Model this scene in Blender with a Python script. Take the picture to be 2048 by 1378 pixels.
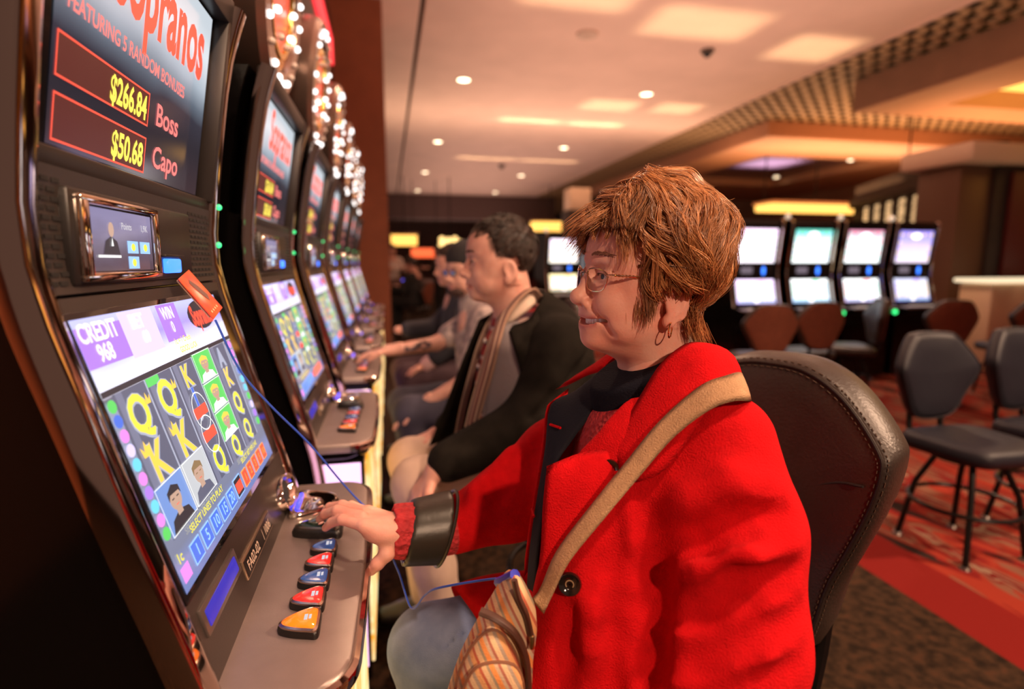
import bpy, bmesh, math, random
import numpy as np
from mathutils import Vector, Matrix

for o in list(bpy.data.objects):
    bpy.data.objects.remove(o)
SC = bpy.context.scene
COL = SC.collection
R = math.radians

# ---------------------------------------------------------------- camera
cam_d = bpy.data.cameras.new('camera')
cam = bpy.data.objects.new('camera', cam_d)
COL.objects.link(cam)
cam_d.sensor_width = 36.0
cam_d.lens = 36.0 * 1120 / 2048
cam.location = (0, 0, 1.30)
cam.rotation_euler = (R(90 - 8.3305), 0, R(-12.4061))
cam_d.clip_start = 0.02
cam_d.dof.use_dof = True
cam_d.dof.focus_distance = 0.82
cam_d.dof.aperture_fstop = 1.9
SC.camera = cam

# ---------------------------------------------------------------- world, light, exposure
world = bpy.data.worlds.new('world')
SC.world = world
world.use_nodes = True
wb = world.node_tree.nodes['Background']
wb.inputs[0].default_value = (1.0, 0.56, 0.42, 1)
wb.inputs[1].default_value = 0.14
SC.view_settings.view_transform = 'Standard'
SC.view_settings.look = 'None'
SC.view_settings.gamma = 1.0
SC.view_settings.use_curve_mapping = False
SC.view_settings.exposure = 0.13

CEIL = 4.8
def lamp(kind, name, loc, power, color, size=0.2, target=None, spread=None, angle=None, blend=0.6):
    d = bpy.data.lights.new(name, kind)
    d.energy = power
    d.color = color
    if kind == 'AREA':
        if isinstance(size, tuple):
            d.shape = 'RECTANGLE'; d.size, d.size_y = size
        else:
            d.shape = 'DISK'; d.size = size
        if spread: d.spread = R(spread)
    else:
        d.shadow_soft_size = size
    if kind == 'SPOT':
        d.spot_size = R(angle or 80); d.spot_blend = blend
    o = bpy.data.objects.new(name, d)
    COL.objects.link(o)
    o.location = loc
    if target is not None:
        o.rotation_euler = (Vector(target) - Vector(loc)).to_track_quat('-Z', 'Y').to_euler()
    return o
WARM = (1.0, 0.64, 0.42)
# the recessed ceiling grid goes on over and behind the camera
lamp('SPOT', 'downlight_over_players', (1.55, -0.35, CEIL - .05), 560, WARM, .16, (0.75, 0.35, 0.8), angle=95)
lamp('SPOT', 'downlight_behind_camera', (1.55, -5.85, CEIL - .05), 1500, WARM, .16, (0.5, 0.8, 1.0), angle=50)
lamp('SPOT', 'downlight_aisle', (1.55, 5.65, CEIL - .05), 380, WARM, .16, (1.35, 4.6, 0), angle=110)
lamp('SPOT', 'downlight_aisle_right', (5.4, 5.65, CEIL - .05), 420, WARM, .16, (5.0, 4.6, 0), angle=110)
lamp('SPOT', 'downlight_near_right', (5.4, -0.1, CEIL - .05), 2000, WARM, .16, (1.6, 0.7, 0.6), angle=75)
lamp('SPOT', 'downlight_behind_row', (-2.3, 0.6, CEIL - .05), 260, WARM, .16, (-1.0, 1.2, 0.5), angle=110)

lamp('AREA', 'right_hall_fill', (12.5, 12.0, 2.9), 420, (1.0, .50, .22), (5, 8), (12.5, 12.0, 9))  # added fill without a fixture, brightens soffits and lattice of the right hall
lamp('AREA', 'recess_glow', (13.0, 17.6, 4.30), 60, (.75, .70, 1.0), (1.6, 1.6), (13.0, 17.6, 9), spread=120)
# added fill: unseen area lamps facing up, only to brighten the plaster ceiling
lamp('AREA', 'lattice_edge_fill', (7.4, 14, 3.4), 230, (1.0, .66, .45), (1.2, 26), (7.0, 14, 9))
lamp('AREA', 'left_row_ceiling_fill', (-.75, 3.6, 3.0), 160, (1.0, .58, .48), (.6, 6), (-.2, 3.6, 9))
lamp('AREA', 'far_ceiling_fill', (3.8, 30, 2.4), 400, (1.0, .66, .54), (6, 30), (3.8, 30, 9))
lamp('AREA', 'near_ceiling_fill', (4.0, 8, 2.6), 225, (1.0, .62, .46), (6, 13), (4.0, 8, 9))

# ---------------------------------------------------------------- helpers: materials
MATS = {}
def nodes_of(m):
    m.use_nodes = True
    return m.node_tree.nodes, m.node_tree.links
def mat(name, color=(.5, .5, .5), rough=.5, metal=0.0, emit=None, estr=1.0, var=0.0, vscale=20, bump=0.0, bscale=60,
        coat=0.0, sheen=0.0, trans=0.0, spec=None, stretch=None, alpha=None, sss=0.0, voro=False, col2=None):
    if name in MATS: return MATS[name]
    m = bpy.data.materials.new(name)
    n, l = nodes_of(m)
    b = n['Principled BSDF']
    b.inputs['Base Color'].default_value = (*color, 1)
    b.inputs['Roughness'].default_value = rough
    b.inputs['Metallic'].default_value = metal
    if spec is not None: b.inputs['Specular IOR Level'].default_value = spec
    if coat: b.inputs['Coat Weight'].default_value = coat
    if sheen: b.inputs['Sheen Weight'].default_value = sheen
    if trans: b.inputs['Transmission Weight'].default_value = trans
    if sss:
        b.inputs['Subsurface Weight'].default_value = sss
        b.inputs['Subsurface Radius'].default_value = (.012, .004, .002)
        b.inputs['Subsurface Scale'].default_value = 1.0
    if alpha is not None: b.inputs['Alpha'].default_value = alpha
    if emit is not None:
        b.inputs['Emission Color'].default_value = (*emit, 1)
        b.inputs['Emission Strength'].default_value = estr
    if var or bump or col2:
        tc = n.new('ShaderNodeTexCoord')
        mp = n.new('ShaderNodeMapping')
        l.new(tc.outputs['Object'], mp.inputs['Vector'])
        if stretch: mp.inputs['Scale'].default_value = stretch
    if var or col2:
        t = n.new('ShaderNodeTexNoise'); t.inputs['Scale'].default_value = vscale; t.inputs['Detail'].default_value = 4
        l.new(mp.outputs[0], t.inputs['Vector'])
        r = n.new('ShaderNodeValToRGB')
        a = [max(0, c * (1 - var)) for c in color]; z = [min(1, c * (1 + var)) for c in color] if not col2 else col2
        r.color_ramp.elements[0].position = .3; r.color_ramp.elements[0].color = (*a, 1)
        r.color_ramp.elements[1].position = .7; r.color_ramp.elements[1].color = (*z, 1)
        l.new(t.outputs['Fac'], r.inputs[0]); l.new(r.outputs[0], b.inputs['Base Color'])
    if bump:
        t2 = n.new('ShaderNodeTexVoronoi' if voro else 'ShaderNodeTexNoise'); t2.inputs['Scale'].default_value = bscale
        if not voro: t2.inputs['Detail'].default_value = 3
        l.new(mp.outputs[0], t2.inputs['Vector'])
        bp = n.new('ShaderNodeBump'); bp.inputs['Strength'].default_value = bump; bp.inputs['Distance'].default_value = .004
        l.new(t2.outputs[0], bp.inputs['Height']); l.new(bp.outputs[0], b.inputs['Normal'])
    MATS[name] = m
    return m
def glow(name, color, s=1.0, rough=.3):
    return mat(name, (0.02, 0.02, 0.02), rough, emit=color, estr=s)

# ---------------------------------------------------------------- helpers: meshes
class MB:
    def __init__(s, off=(0, 0, 0)):
        s.v = []; s.f = []; s.off = Vector(off)
    def add(s, vs, fs, M=None):
        b = len(s.v)
        for p in vs:
            p = Vector(p)
            if M is not None: p = M @ p
            s.v.append(tuple(p - s.off))
        s.f += [tuple(i + b for i in f) for f in fs]
        return s
    def box(s, c, size, M=None, bev=0.0, seg=2):
        bm = bmesh.new()
        bmesh.ops.create_cube(bm, size=1.0)
        for v in bm.verts:
            v.co = Vector((v.co.x * size[0], v.co.y * size[1], v.co.z * size[2]))
        if bev:
            bmesh.ops.bevel(bm, geom=bm.edges[:], offset=bev, segments=seg, profile=.5, affect='EDGES')
        bm.verts.index_update()
        T = Matrix.Translation(c)
        if M is not None: T = M @ T
        s.add([v.co.copy() for v in bm.verts], [[v.index for v in f.verts] for f in bm.faces], T)
        bm.free()
        return s
    def span(s, a, b, M=None, bev=0.0, seg=2):
        a = Vector(a); b = Vector(b)
        return s.box((a + b) / 2, [abs(x) for x in (b - a)], M, bev, seg)
    def prism(s, poly, lo, hi, axis='y', M=None):
        n = len(poly)
        def P(p, t):
            if axis == 'y': return (p[0], t, p[1])
            if axis == 'x': return (t, p[0], p[1])
            return (p[0], p[1], t)
        vs = [P(p, lo) for p in poly] + [P(p, hi) for p in poly]
        fs = [tuple(range(n))[::-1], tuple(range(n, 2 * n))] + [(i, (i + 1) % n, n + (i + 1) % n, n + i) for i in range(n)]
        return s.add(vs, fs, M)
    def loft(s, rows, closed=False, cap0=False, cap1=False, M=None, rowclosed=False):
        n = len(rows[0]); m = len(rows)
        vs = [p for r in rows for p in r]
        fs = []
        for i in range(m if rowclosed else m - 1):
            i2 = (i + 1) % m
            for j in range(n if closed else n - 1):
                j2 = (j + 1) % n
                fs.append((i * n + j, i * n + j2, i2 * n + j2, i2 * n + j))
        if cap0: fs.append(tuple(range(n))[::-1])
        if cap1: fs.append(tuple((m - 1) * n + j for j in range(n)))
        return s.add(vs, fs, M)
    def tube(s, pts, r, n=8, closed=False, M=None, flat=None):
        pts = [Vector(p) for p in pts]; k = len(pts)
        rr = r if isinstance(r, (list, tuple)) else [r] * k
        rows = []; prev = None
        for i, p in enumerate(pts):
            a = pts[(i - 1) % k] if (closed or i > 0) else pts[i]
            b = pts[(i + 1) % k] if (closed or i < k - 1) else pts[i]
            t = (b - a)
            if t.length < 1e-9: t = Vector((0, 0, 1))
            t.normalize()
            if prev is None:
                ref = Vector((0, 0, 1)) if abs(t.z) < .9 else Vector((1, 0, 0))
                e = t.cross(ref).normalized()
            else:
                e = (prev - t * prev.dot(t)).normalized()
            prev = e
            g = t.cross(e)
            f2 = flat or 1.0
            rows.append([p + (e * math.cos(q) + g * math.sin(q) * f2) * rr[i] for q in [2 * math.pi * j / n for j in range(n)]])
        return s.loft(rows, True, not closed, not closed, M, rowclosed=closed)
    def lathe(s, prof, n=24, M=None, a0=0, a1=2 * math.pi):
        full = abs(a1 - a0 - 2 * math.pi) < 1e-6
        m = n if full else n + 1
        rows = [[(r * math.cos(a0 + (a1 - a0) * j / n), r * math.sin(a0 + (a1 - a0) * j / n), z) for j in range(m)] for r, z in prof]
        return s.loft(rows, full, False, False, M)
    def sphere(s, c, r, n=10, M=None):
        rr = (r, r, r) if not isinstance(r, (tuple, list)) else r
        prof = [(max(1e-4, math.sin(math.pi * i / n)), -math.cos(math.pi * i / n)) for i in range(n + 1)]
        T = Matrix.Translation(c) @ Matrix.Diagonal((*rr, 1))
        if M is not None: T = M @ T
        return s.lathe(prof, 2 * n, T)
    def mesh(s, name, smooth=35):
        me = bpy.data.meshes.new(name)
        me.from_pydata(s.v, [], s.f)
        bm = bmesh.new(); bm.from_mesh(me)
        bmesh.ops.recalc_face_normals(bm, faces=bm.faces[:])
        bm.to_mesh(me); bm.free()
        if smooth:
            me.shade_smooth()
            me.set_sharp_from_angle(angle=R(smooth))
        return me
    def build(s, name, m, parent=None, smooth=35, kind=None):
        return link(name, s.mesh(name, smooth), m, parent, kind)

def link(name, me, m, parent=None, kind=None):
    o = bpy.data.objects.new(name, me)
    COL.objects.link(o)
    if m is not None and not me.materials: me.materials.append(m)
    if parent is not None: o.parent = parent
    if kind: o['kind'] = kind
    return o
def tag(o, label, cat, group=None):
    o['label'] = label; o['category'] = cat
    if group: o['group'] = group
    return o
def thing(name, label, cat, loc=(0, 0, 0), rz=0.0, group=None):
    o = bpy.data.objects.new(name, None)
    COL.objects.link(o)
    o.empty_display_size = .1
    o.location = loc; o.rotation_euler = (0, 0, rz)
    return tag(o, label, cat, group)
def struct(name, mb, m, smooth=0, parent=None):
    o = mb.build(name, m, parent, smooth)
    if parent is None: o['kind'] = 'structure'
    return o
def copy_tree(o, parent=None):
    c = o.copy(); COL.objects.link(c)
    if parent is not None: c.parent = parent
    for ch in o.children: copy_tree(ch, c)
    return c
def frame(o, u, v, n):
    M = Matrix((Vector(u), Vector(v), Vector(n))).transposed().to_4x4()
    M.translation = Vector(o)
    return M
_fc = {}
def text_mesh(body, size, align='LEFT', squeeze=1.0, bold=.018):
    key = (body, size, align, squeeze)
    cu = bpy.data.curves.new('txt', 'FONT')
    cu.body = body; cu.size = size; cu.align_x = align; cu.resolution_u = 3
    cu.offset = size * bold
    ob = bpy.data.objects.new('txt', cu)
    COL.objects.link(ob)
    dg = bpy.context.evaluated_depsgraph_get()
    dg.update()
    me = bpy.data.meshes.new_from_object(ob.evaluated_get(dg))
    bpy.data.objects.remove(ob)
    vs = [(v.co.x * squeeze, v.co.y, 0) for v in me.vertices]
    fs = [tuple(p.vertices) for p in me.polygons]
    bpy.data.meshes.remove(me)
    return vs, fs
class Art:
    """flat print on a plane given by frame M (x = right, y = up, z = out)"""
    def __init__(s, M, parent, name, off=(0, 0, 0)):
        s.M = M; s.p = parent; s.d = {}; s.name = name; s.off = off
    def g(s, m):
        return s.d.setdefault(m.name, (m, MB(s.off)))[1]
    def rect(s, m, x0, y0, x1, y1, z=.0005):
        s.g(m).add([(x0, y0, z), (x1, y0, z), (x1, y1, z), (x0, y1, z)], [(0, 1, 2, 3)], s.M)
    def poly(s, m, pts, z=.0005):
        s.g(m).add([(x, y, z) for x, y in pts], [tuple(range(len(pts)))], s.M)
    def ell(s, m, cx, cy, rx, ry, z=.0005, n=20):
        s.poly(m, [(cx + rx * math.cos(2 * math.pi * i / n), cy + ry * math.sin(2 * math.pi * i / n)) for i in range(n)], z)
    def ring(s, m, cx, cy, rx, ry, w, z=.0005, n=28):
        a = [(cx + rx * math.cos(2 * math.pi * i / n), cy + ry * math.sin(2 * math.pi * i / n), z) for i in range(n)]
        b = [(cx + (rx - w) * math.cos(2 * math.pi * i / n), cy + (ry - w) * math.sin(2 * math.pi * i / n), z) for i in range(n)]
        s.g(m).loft([a, b], True, M=s.M)
    def box(s, m, x0, y0, x1, y1, w, z=.0005):
        s.rect(m, x0, y0, x1, y0 + w, z); s.rect(m, x0, y1 - w, x1, y1, z)
        s.rect(m, x0, y0 + w, x0 + w, y1 - w, z); s.rect(m, x1 - w, y0 + w, x1, y1 - w, z)
    def text(s, m, body, x, y, size, align='LEFT', sq=1.0, z=.001, bold=.018):
        vs, fs = text_mesh(body, size, align, sq, bold)
        s.g(m).add([(a + x, b + y, z) for a, b, c in vs], fs, s.M)
    def done(s):
        out = []
        for m, mb in s.d.values():
            out.append(mb.build(s.name, m, s.p, 0, 'stuff'))
        return out
def cushion(mb, outline, prof, fn, center=(0, 0)):
    """outline: closed 2-D polygon; prof: list of (scale, depth); fn(x, y, depth) -> 3-D"""
    rows = []
    for sc, dp in prof:
        rows.append([fn(center[0] + (x - center[0]) * sc, center[1] + (y - center[1]) * sc, dp) for x, y in outline])
    mb.loft(rows, True, True, True)
def smooth_poly(pts, n=6):
    """closed Catmull-Rom"""
    out = []; k = len(pts)
    for i in range(k):
        p0, p1, p2, p3 = [Vector(pts[(i + d) % k]) for d in (-1, 0, 1, 2)]
        for j in range(n):
            t = j / n
            out.append(.5 * ((2 * p1) + (-p0 + p2) * t + (2 * p0 - 5 * p1 + 4 * p2 - p3) * t * t + (-p0 + 3 * p1 - 3 * p2 + p3) * t ** 3))
    return out
def spline(pts, n=6):
    out = []; k = len(pts); pts = [Vector(p) for p in pts]
    for i in range(k - 1):
        p1, p2 = pts[i], pts[i + 1]
        p0 = pts[i - 1] if i else 2 * p1 - p2
        p3 = pts[i + 2] if i + 2 < k else 2 * p2 - p1
        for j in range(n):
            t = j / n
            out.append(.5 * ((2 * p1) + (-p0 + p2) * t + (2 * p0 - 5 * p1 + 4 * p2 - p3) * t * t + (-p0 + 3 * p1 - 3 * p2 + p3) * t ** 3))
    out.append(pts[-1])
    return out
# ================================================================ the setting
def carpet_mat():
    m = bpy.data.materials.new('casino_carpet'); n, l = nodes_of(m); b = n['Principled BSDF']
    b.inputs['Roughness'].default_value = .95; b.inputs['Specular IOR Level'].default_value = .1
    tc = n.new('ShaderNodeTexCoord'); sx = n.new('ShaderNodeSeparateXYZ'); l.new(tc.outputs['Object'], sx.inputs[0])
    def ramp(stops, inp, const=False):
        r = n.new('ShaderNodeValToRGB'); e = r.color_ramp
        if const: e.interpolation = 'CONSTANT'
        while len(e.elements) < len(stops): e.elements.new(.5)
        for k, (p, c) in enumerate(stops): e.elements[k].position = p; e.elements[k].color = (*c, 1)
        l.new(inp, r.inputs[0]); return r.outputs[0]
    # mottled dark border
    t = n.new('ShaderNodeTexNoise'); t.inputs['Scale'].default_value = 26; t.inputs['Detail'].default_value = 5
    l.new(tc.outputs['Object'], t.inputs['Vector'])
    dark = ramp([(.35, (.012, .007, .004)), (.6, (.040, .021, .011)), (.75, (.065, .024, .011))], t.outputs['Fac'])
    # leaf-like sweeps of red, rust, sand and black
    mp = n.new('ShaderNodeMapping'); mp.inputs['Rotation'].default_value = (0, 0, R(52)); mp.inputs['Scale'].default_value = (3.4, .75, 1)
    l.new(tc.outputs['Object'], mp.inputs['Vector'])
    t2 = n.new('ShaderNodeTexNoise'); t2.inputs['Scale'].default_value = 1.35; t2.inputs['Detail'].default_value = 1.5; t2.inputs['Distortion'].default_value = 1.7
    l.new(mp.outputs[0], t2.inputs['Vector'])
    pat = ramp([(0, (.02, .01, .008)), (.36, (.15, .010, .008)), (.44, (.22, .025, .013)), (.50, (.16, .065, .04)), (.56, (.15, .012, .010)), (.62, (.19, .12, .08)), (.66, (.12, .010, .008))], t2.outputs['Fac'], True)
    def gt(v):
        c = n.new('ShaderNodeMath'); c.operation = 'GREATER_THAN'; c.inputs[1].default_value = v; l.new(sx.outputs[0], c.inputs[0]); return c.outputs[0]
    def mix(f, a, bb, av=None):
        x = n.new('ShaderNodeMix'); x.data_type = 'RGBA'; l.new(f, x.inputs[0])
        if av: x.inputs[6].default_value = (*av, 1)
        else: l.new(a, x.inputs[6])
        if isinstance(bb, tuple): x.inputs[7].default_value = (*bb, 1)
        else: l.new(bb, x.inputs[7])
        return x.outputs[2]
    c1 = mix(gt(1.96), dark, (.15, .009, .007))
    c2 = mix(gt(2.25), c1, pat)
    l.new(c2, b.inputs['Base Color'])
    t3 = n.new('ShaderNodeTexNoise'); t3.inputs['Scale'].default_value = 350; l.new(tc.outputs['Object'], t3.inputs['Vector'])
    bp = n.new('ShaderNodeBump'); bp.inputs['Strength'].default_value = .5; bp.inputs['Distance'].default_value = .004
    l.new(t3.outputs['Fac'], bp.inputs['Height']); l.new(bp.outputs[0], b.inputs['Normal'])
    return m
PLASTER = mat('ceiling_plaster', (.78, .56, .46), .8, var=.05, vscale=1.5)
BROWN = mat('brown_fascia', (.30, .15, .08), .6, var=.08, vscale=3)
PEACH = mat('peach_soffit', (.52, .27, .15), .7, var=.05, vscale=2)
RUST = mat('rust_wall', (.30, .085, .03), .65, var=.1, vscale=4, bump=.1, bscale=40)
DARK = mat('dark_wall', (.035, .022, .018), .6, var=.2, vscale=3)
BLACK = mat('black_void', (.006, .005, .005), .9)
LATT = mat('lattice_bronze', (.46, .30, .16), .6)
AMBER = glow('amber_cove_glow', (1.0, .50, .10), 2.0)
struct('floor', MB().span((-8, -4, -.1), (22, 56, 0)), carpet_mat())
c = struct('ceiling', MB().span((-8, -4, CEIL), (.55, 56, CEIL + .12)), PLASTER)
struct('ceiling.001', MB().span((.62, -4, CEIL), (7.8, 56, CEIL + .12)), PLASTER)
struct('trim_1', MB().span((.5, -4, CEIL + .12), (.67, 56, CEIL + .16)), BLACK)                 # recessed slot
struct('ceiling.002', MB().span((7.7, -4, 5.25), (22, 56, 5.3)), BLACK)                          # plenum above the lattice
lat = MB()
x = 7.85
while x < 19:
    lat.span((x - .05, 2, CEIL + .0), (x + .05, 40, CEIL + .025)); x += .32
y = 2.1
while y < 40:
    lat.span((7.8, y - .05, CEIL + .0), (19, y + .05, CEIL + .025)); y += .32
struct('trim_2', lat, LATT)
struct('trim_3', MB().span((7.78, -4, CEIL - .02), (7.86, 56, CEIL + .14)), PLASTER)
# soffit with an amber cove, nearest on the right
so = MB()
so.span((9.05, 1, 4.22), (10.3, 9.85, CEIL)); so.span((10.3, 9.0, 4.22), (17, 9.85, CEIL)); so.span((10.3, 1, 4.22), (17, 3, CEIL))
struct('trim_4', so, PEACH)
struct('trim_5', MB().span((9.03, 1, 4.24), (9.05, 9.86, CEIL - .01)), BROWN)
struct('trim_6', MB().span((10.3, 3, 4.55), (17, 9.0, 4.6)), AMBER)
# the farther soffit with the violet recess
so = MB()
so.span((9.4, 12.9, 4.42), (11.0, 26, CEIL)); so.span((11.0, 12.9, 4.42), (19, 15.2, CEIL)); so.span((15.6, 15.2, 4.42), (19, 26, CEIL)); so.span((11, 21, 4.42), (15.6, 26, CEIL))
struct('trim_7', so, PEACH)
struct('trim_8', MB().span((9.36, 12.86, 4.45), (19, 12.9, CEIL - .01)).span((9.36, 12.9, 4.45), (9.4, 26, CEIL - .01)), mat('rust_fascia', (.50, .22, .11), .6))
struct('trim_9', MB().span((11, 15.2, 4.68), (15.6, 21, 4.74)), mat('violet_recess', (.17, .09, .10), .35))
struct('wall_left', MB().span((-1.7, -4, 0), (-1.5, 8.3, CEIL)), RUST)
struct('wall_back', MB().span((-8, 50, 0), (22, 50.2, CEIL)), mat('far_wall', (.10, .05, .04), .7, var=.3, vscale=.6))
struct('wall_right', MB().span((19, -4, 0), (19.2, 50, 5.3)), mat('right_wall', (.34, .17, .09), .7, var=.2, vscale=.5))
col = tag(MB().span((-1.2, 8.3, .12), (.03, 9.2, CEIL)).build('column', RUST, None, 0), 'tall rust brown square column standing at the end of the machine row', 'column')
cb = MB().span((-1.24, 8.26, 0), (.07, 9.24, .12)).build('column_base', DARK, col, 0)

# ---------------------------------------------------------------- recessed ceiling lights
LENS = glow('downlight_lens', (1.0, .80, .52), 7.0)
RING = mat('white_trim_ring', (.75, .62, .50), .5)
proto = None
def downlight(x, y, z, label, r=.10):
    o = thing('ceiling_light', label, 'ceiling light', (x, y, z), 0, 'recessed lights in the plaster ceiling')
    MB().lathe([(r * 1.35, 0), (r * 1.3, -.012), (r, -.012), (r, .01)], 20).build('trim_ring', RING, o)
    MB().lathe([(.001, -.003), (r, -.003)], 20).build('lens', LENS, o)
    return o
ordn = ['first', 'second', 'third', 'fourth', 'fifth', 'sixth', 'seventh', 'eighth']
for k in range(7):
    downlight(1.55, 11.4 + 5.75 * k, CEIL, f'small round recessed ceiling light, {ordn[k]} nearest in the row beside the black ceiling slot', .12)
for k in range(6):
    downlight(5.42, 11.5 + 5.7 * k, CEIL, f'small round recessed ceiling light, {ordn[k]} nearest in the row between slot and lattice', .12)
for (x, y, w) in ((11.7, 15.9, 'near left'), (15.1, 16.4, 'right'), (15.2, 20.2, 'far')):
    downlight(x, y, 4.66, f'small round light in the violet ceiling recess, {w} corner', .10)
# dome camera, smoke detector
t = thing('security_camera', 'small black dome camera on the plaster ceiling above the woman', 'security camera', (5.31, 9.0, CEIL))
MB().lathe([(.001, 0), (.11, 0), (.115, -.03), (.10, -.045), (.001, -.045)], 20).build('base', mat('camera_base', (.12, .08, .06), .5), t)
MB().sphere((0, 0, -.05), .075, 10).build('dome', mat('smoked_dome', (.01, .01, .01), .1), t)
t = thing('security_camera', 'tiny black dome camera on the far plaster ceiling between the light rows', 'security camera', (4.15, 20.6, CEIL))
MB().lathe([(.001, 0), (.13, 0), (.13, -.04), (.001, -.05)], 16).build('base', MATS['camera_base'], t)
MB().sphere((0, 0, -.06), .09, 8).build('dome', MATS['smoked_dome'], t)
t = thing('smoke_detector', 'flat round smoke detector on the plaster ceiling', 'smoke detector', (3.13, 8.8, CEIL))
MB().lathe([(.001, 0), (.17, 0), (.165, -.03), (.09, -.04), (.001, -.04)], 24).build('body', mat('detector_cream', (.62, .46, .36), .6), t)
MB().lathe([(.001, -.04), (.06, -.04), (.05, -.055), (.001, -.055)], 16).build('sensor', MATS['detector_cream'], t)
# soft light patches on the plaster, cast by added unseen lamps hanging in mid-air
for (x, y, w, h, e) in ((4.7, 8.1, 1.7, 1.0, 4.5), (7.0, 8.6, 1.2, 1.0, 3.5), (2.6, 7.6, 1.5, .8, 3), (5.0, 12.5, 1.2, .8, 3), (6.6, 12.4, 1.0, .8, 2.4), (3.6, 14.2, 1.5, .3, 3), (5.3, 14.2, 1.4, .3, 3), (3.4, 19.5, 2, .3, 2.6), (5.6, 19.5, 2, .3, 2.6)):
    lamp('AREA', 'ceiling_patch_fill', (x, y, 3.6), e, (1.0, .72, .40), (w, h), (x, y + .001, 5), spread=24)

# ================================================================ slot machines, left row
CHROME = mat('chrome', (.80, .70, .62), .08, 1.0)
DKCHROME = mat('bronze_chrome', (.56, .45, .39), .07, 1.0)
CABB = mat('gloss_black_cabinet', (.003, .0025, .0025), .12, spec=.3)
PANEL = mat('graphite_panel', (.048, .038, .034), .38, .35, bump=.05, bscale=500)
DECK = mat('deck_bronze_grey', (.27, .215, .20), .36, .55, bump=.06, bscale=700, var=.05, vscale=30)
RUBBER = mat('black_plastic', (.012, .010, .010), .35)
GLASSB = mat('black_glass', (.008, .008, .010), .06)
PROF = [(-.262, 1.782), (-.266, 1.775), (-.290, 1.70), (-.306, 1.627), (-.322, 1.53), (-.336, 1.43), (-.3385, 1.405), (-.344, 1.36), (-.343, 1.294), (-.330, 1.227), (-.306, 1.138), (-.274, 1.013), (-.243, .903), (-.206, .765), (-.196, .695), (-.192, .55), (-.190, .05)]
PZ = [p[1] for p in PROF][::-1]; PX = [p[0] for p in PROF][::-1]
def fx(z): return float(np.interp(z, PZ, PX))
WH = .325                                   # half width
OFF = Vector((-.45, 0, 0))
def profile(z0, z1, n):
    return [(fx(z0 + (z1 - z0) * i / n), z0 + (z1 - z0) * i / n) for i in range(n + 1)]
E_ = lambda n, c, s=1.0: glow('screen_' + n, c, s * 1.2)
def screen_bg(name, stops, strength, horiz=False, noise=.0, nscale=6):
    if name in MATS: return MATS[name]
    m = bpy.data.materials.new(name); n, l = nodes_of(m); b = n['Principled BSDF']
    b.inputs['Base Color'].default_value = (.01, .01, .012, 1); b.inputs['Roughness'].default_value = .12
    uv = n.new('ShaderNodeUVMap'); uv.uv_map = 'uv'
    sx = n.new('ShaderNodeSeparateXYZ'); l.new(uv.outputs[0], sx.inputs[0])
    t = n.new('ShaderNodeTexNoise'); t.inputs['Scale'].default_value = nscale; l.new(uv.outputs[0], t.inputs['Vector'])
    ma = n.new('ShaderNodeMath'); ma.operation = 'MULTIPLY_ADD'; ma.inputs[1].default_value = noise
    l.new(t.outputs['Fac'], ma.inputs[0]); l.new(sx.outputs[0 if horiz else 1], ma.inputs[2])
    r = n.new('ShaderNodeValToRGB'); e = r.color_ramp
    while len(e.elements) < len(stops): e.elements.new(.5)
    for k, (p, c) in enumerate(stops): e.elements[k].position = p; e.elements[k].color = (*c, 1)
    l.new(ma.outputs[0], r.inputs[0]); l.new(r.outputs[0], b.inputs['Emission Color']); b.inputs['Emission Strength'].default_value = strength
    MATS[name] = m
    return m
def quad_uv(name, M, w, h, m, parent, off, z=0.0):
    mb = MB(off).add([(0, 0, z), (w, 0, z), (w, h, z), (0, h, z)], [(0, 1, 2, 3)], M)
    o = mb.build(name, m, parent, 0)
    me = o.data; L = me.uv_layers.new(name='uv')
    uvs = {0: (0, 0), 1: (1, 0), 2: (1, 1), 3: (0, 1)}
    for p in me.polygons:
        for li in p.loop_indices: L.data[li].uv = uvs[me.loops[li].vertex_index]
    return o
def plan_deck(x0, x1, y0, y1, r=.06, bulge=.006):
    pts = [(x0, y0)]
    for i in range(9):
        a = -math.pi / 2 + math.pi / 2 * i / 8
        pts.append((x1 - r + r * math.cos(a), y0 + r + r * math.sin(a)))
    for i in range(1, 6):
        t = i / 6; pts.append((x1 + bulge * math.sin(math.pi * t), y0 + r + (y1 - y0 - 2 * r) * t))
    for i in range(9):
        a = math.pi / 2 * i / 8
        pts.append((x1 - r + r * math.cos(a), y1 - r + r * math.sin(a)))
    pts.append((x0, y1))
    return pts
def pick(n=5):       # guitar-pick outline, tip to -x
    return [Vector(p) for p in smooth_poly([(-1.05, -.25), (-1.08, .15), (-.45, .62), (.35, .92), (.78, .80), (.86, .0), (.80, -.85), (.30, -.80), (-.45, -.58)], n)]

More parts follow.
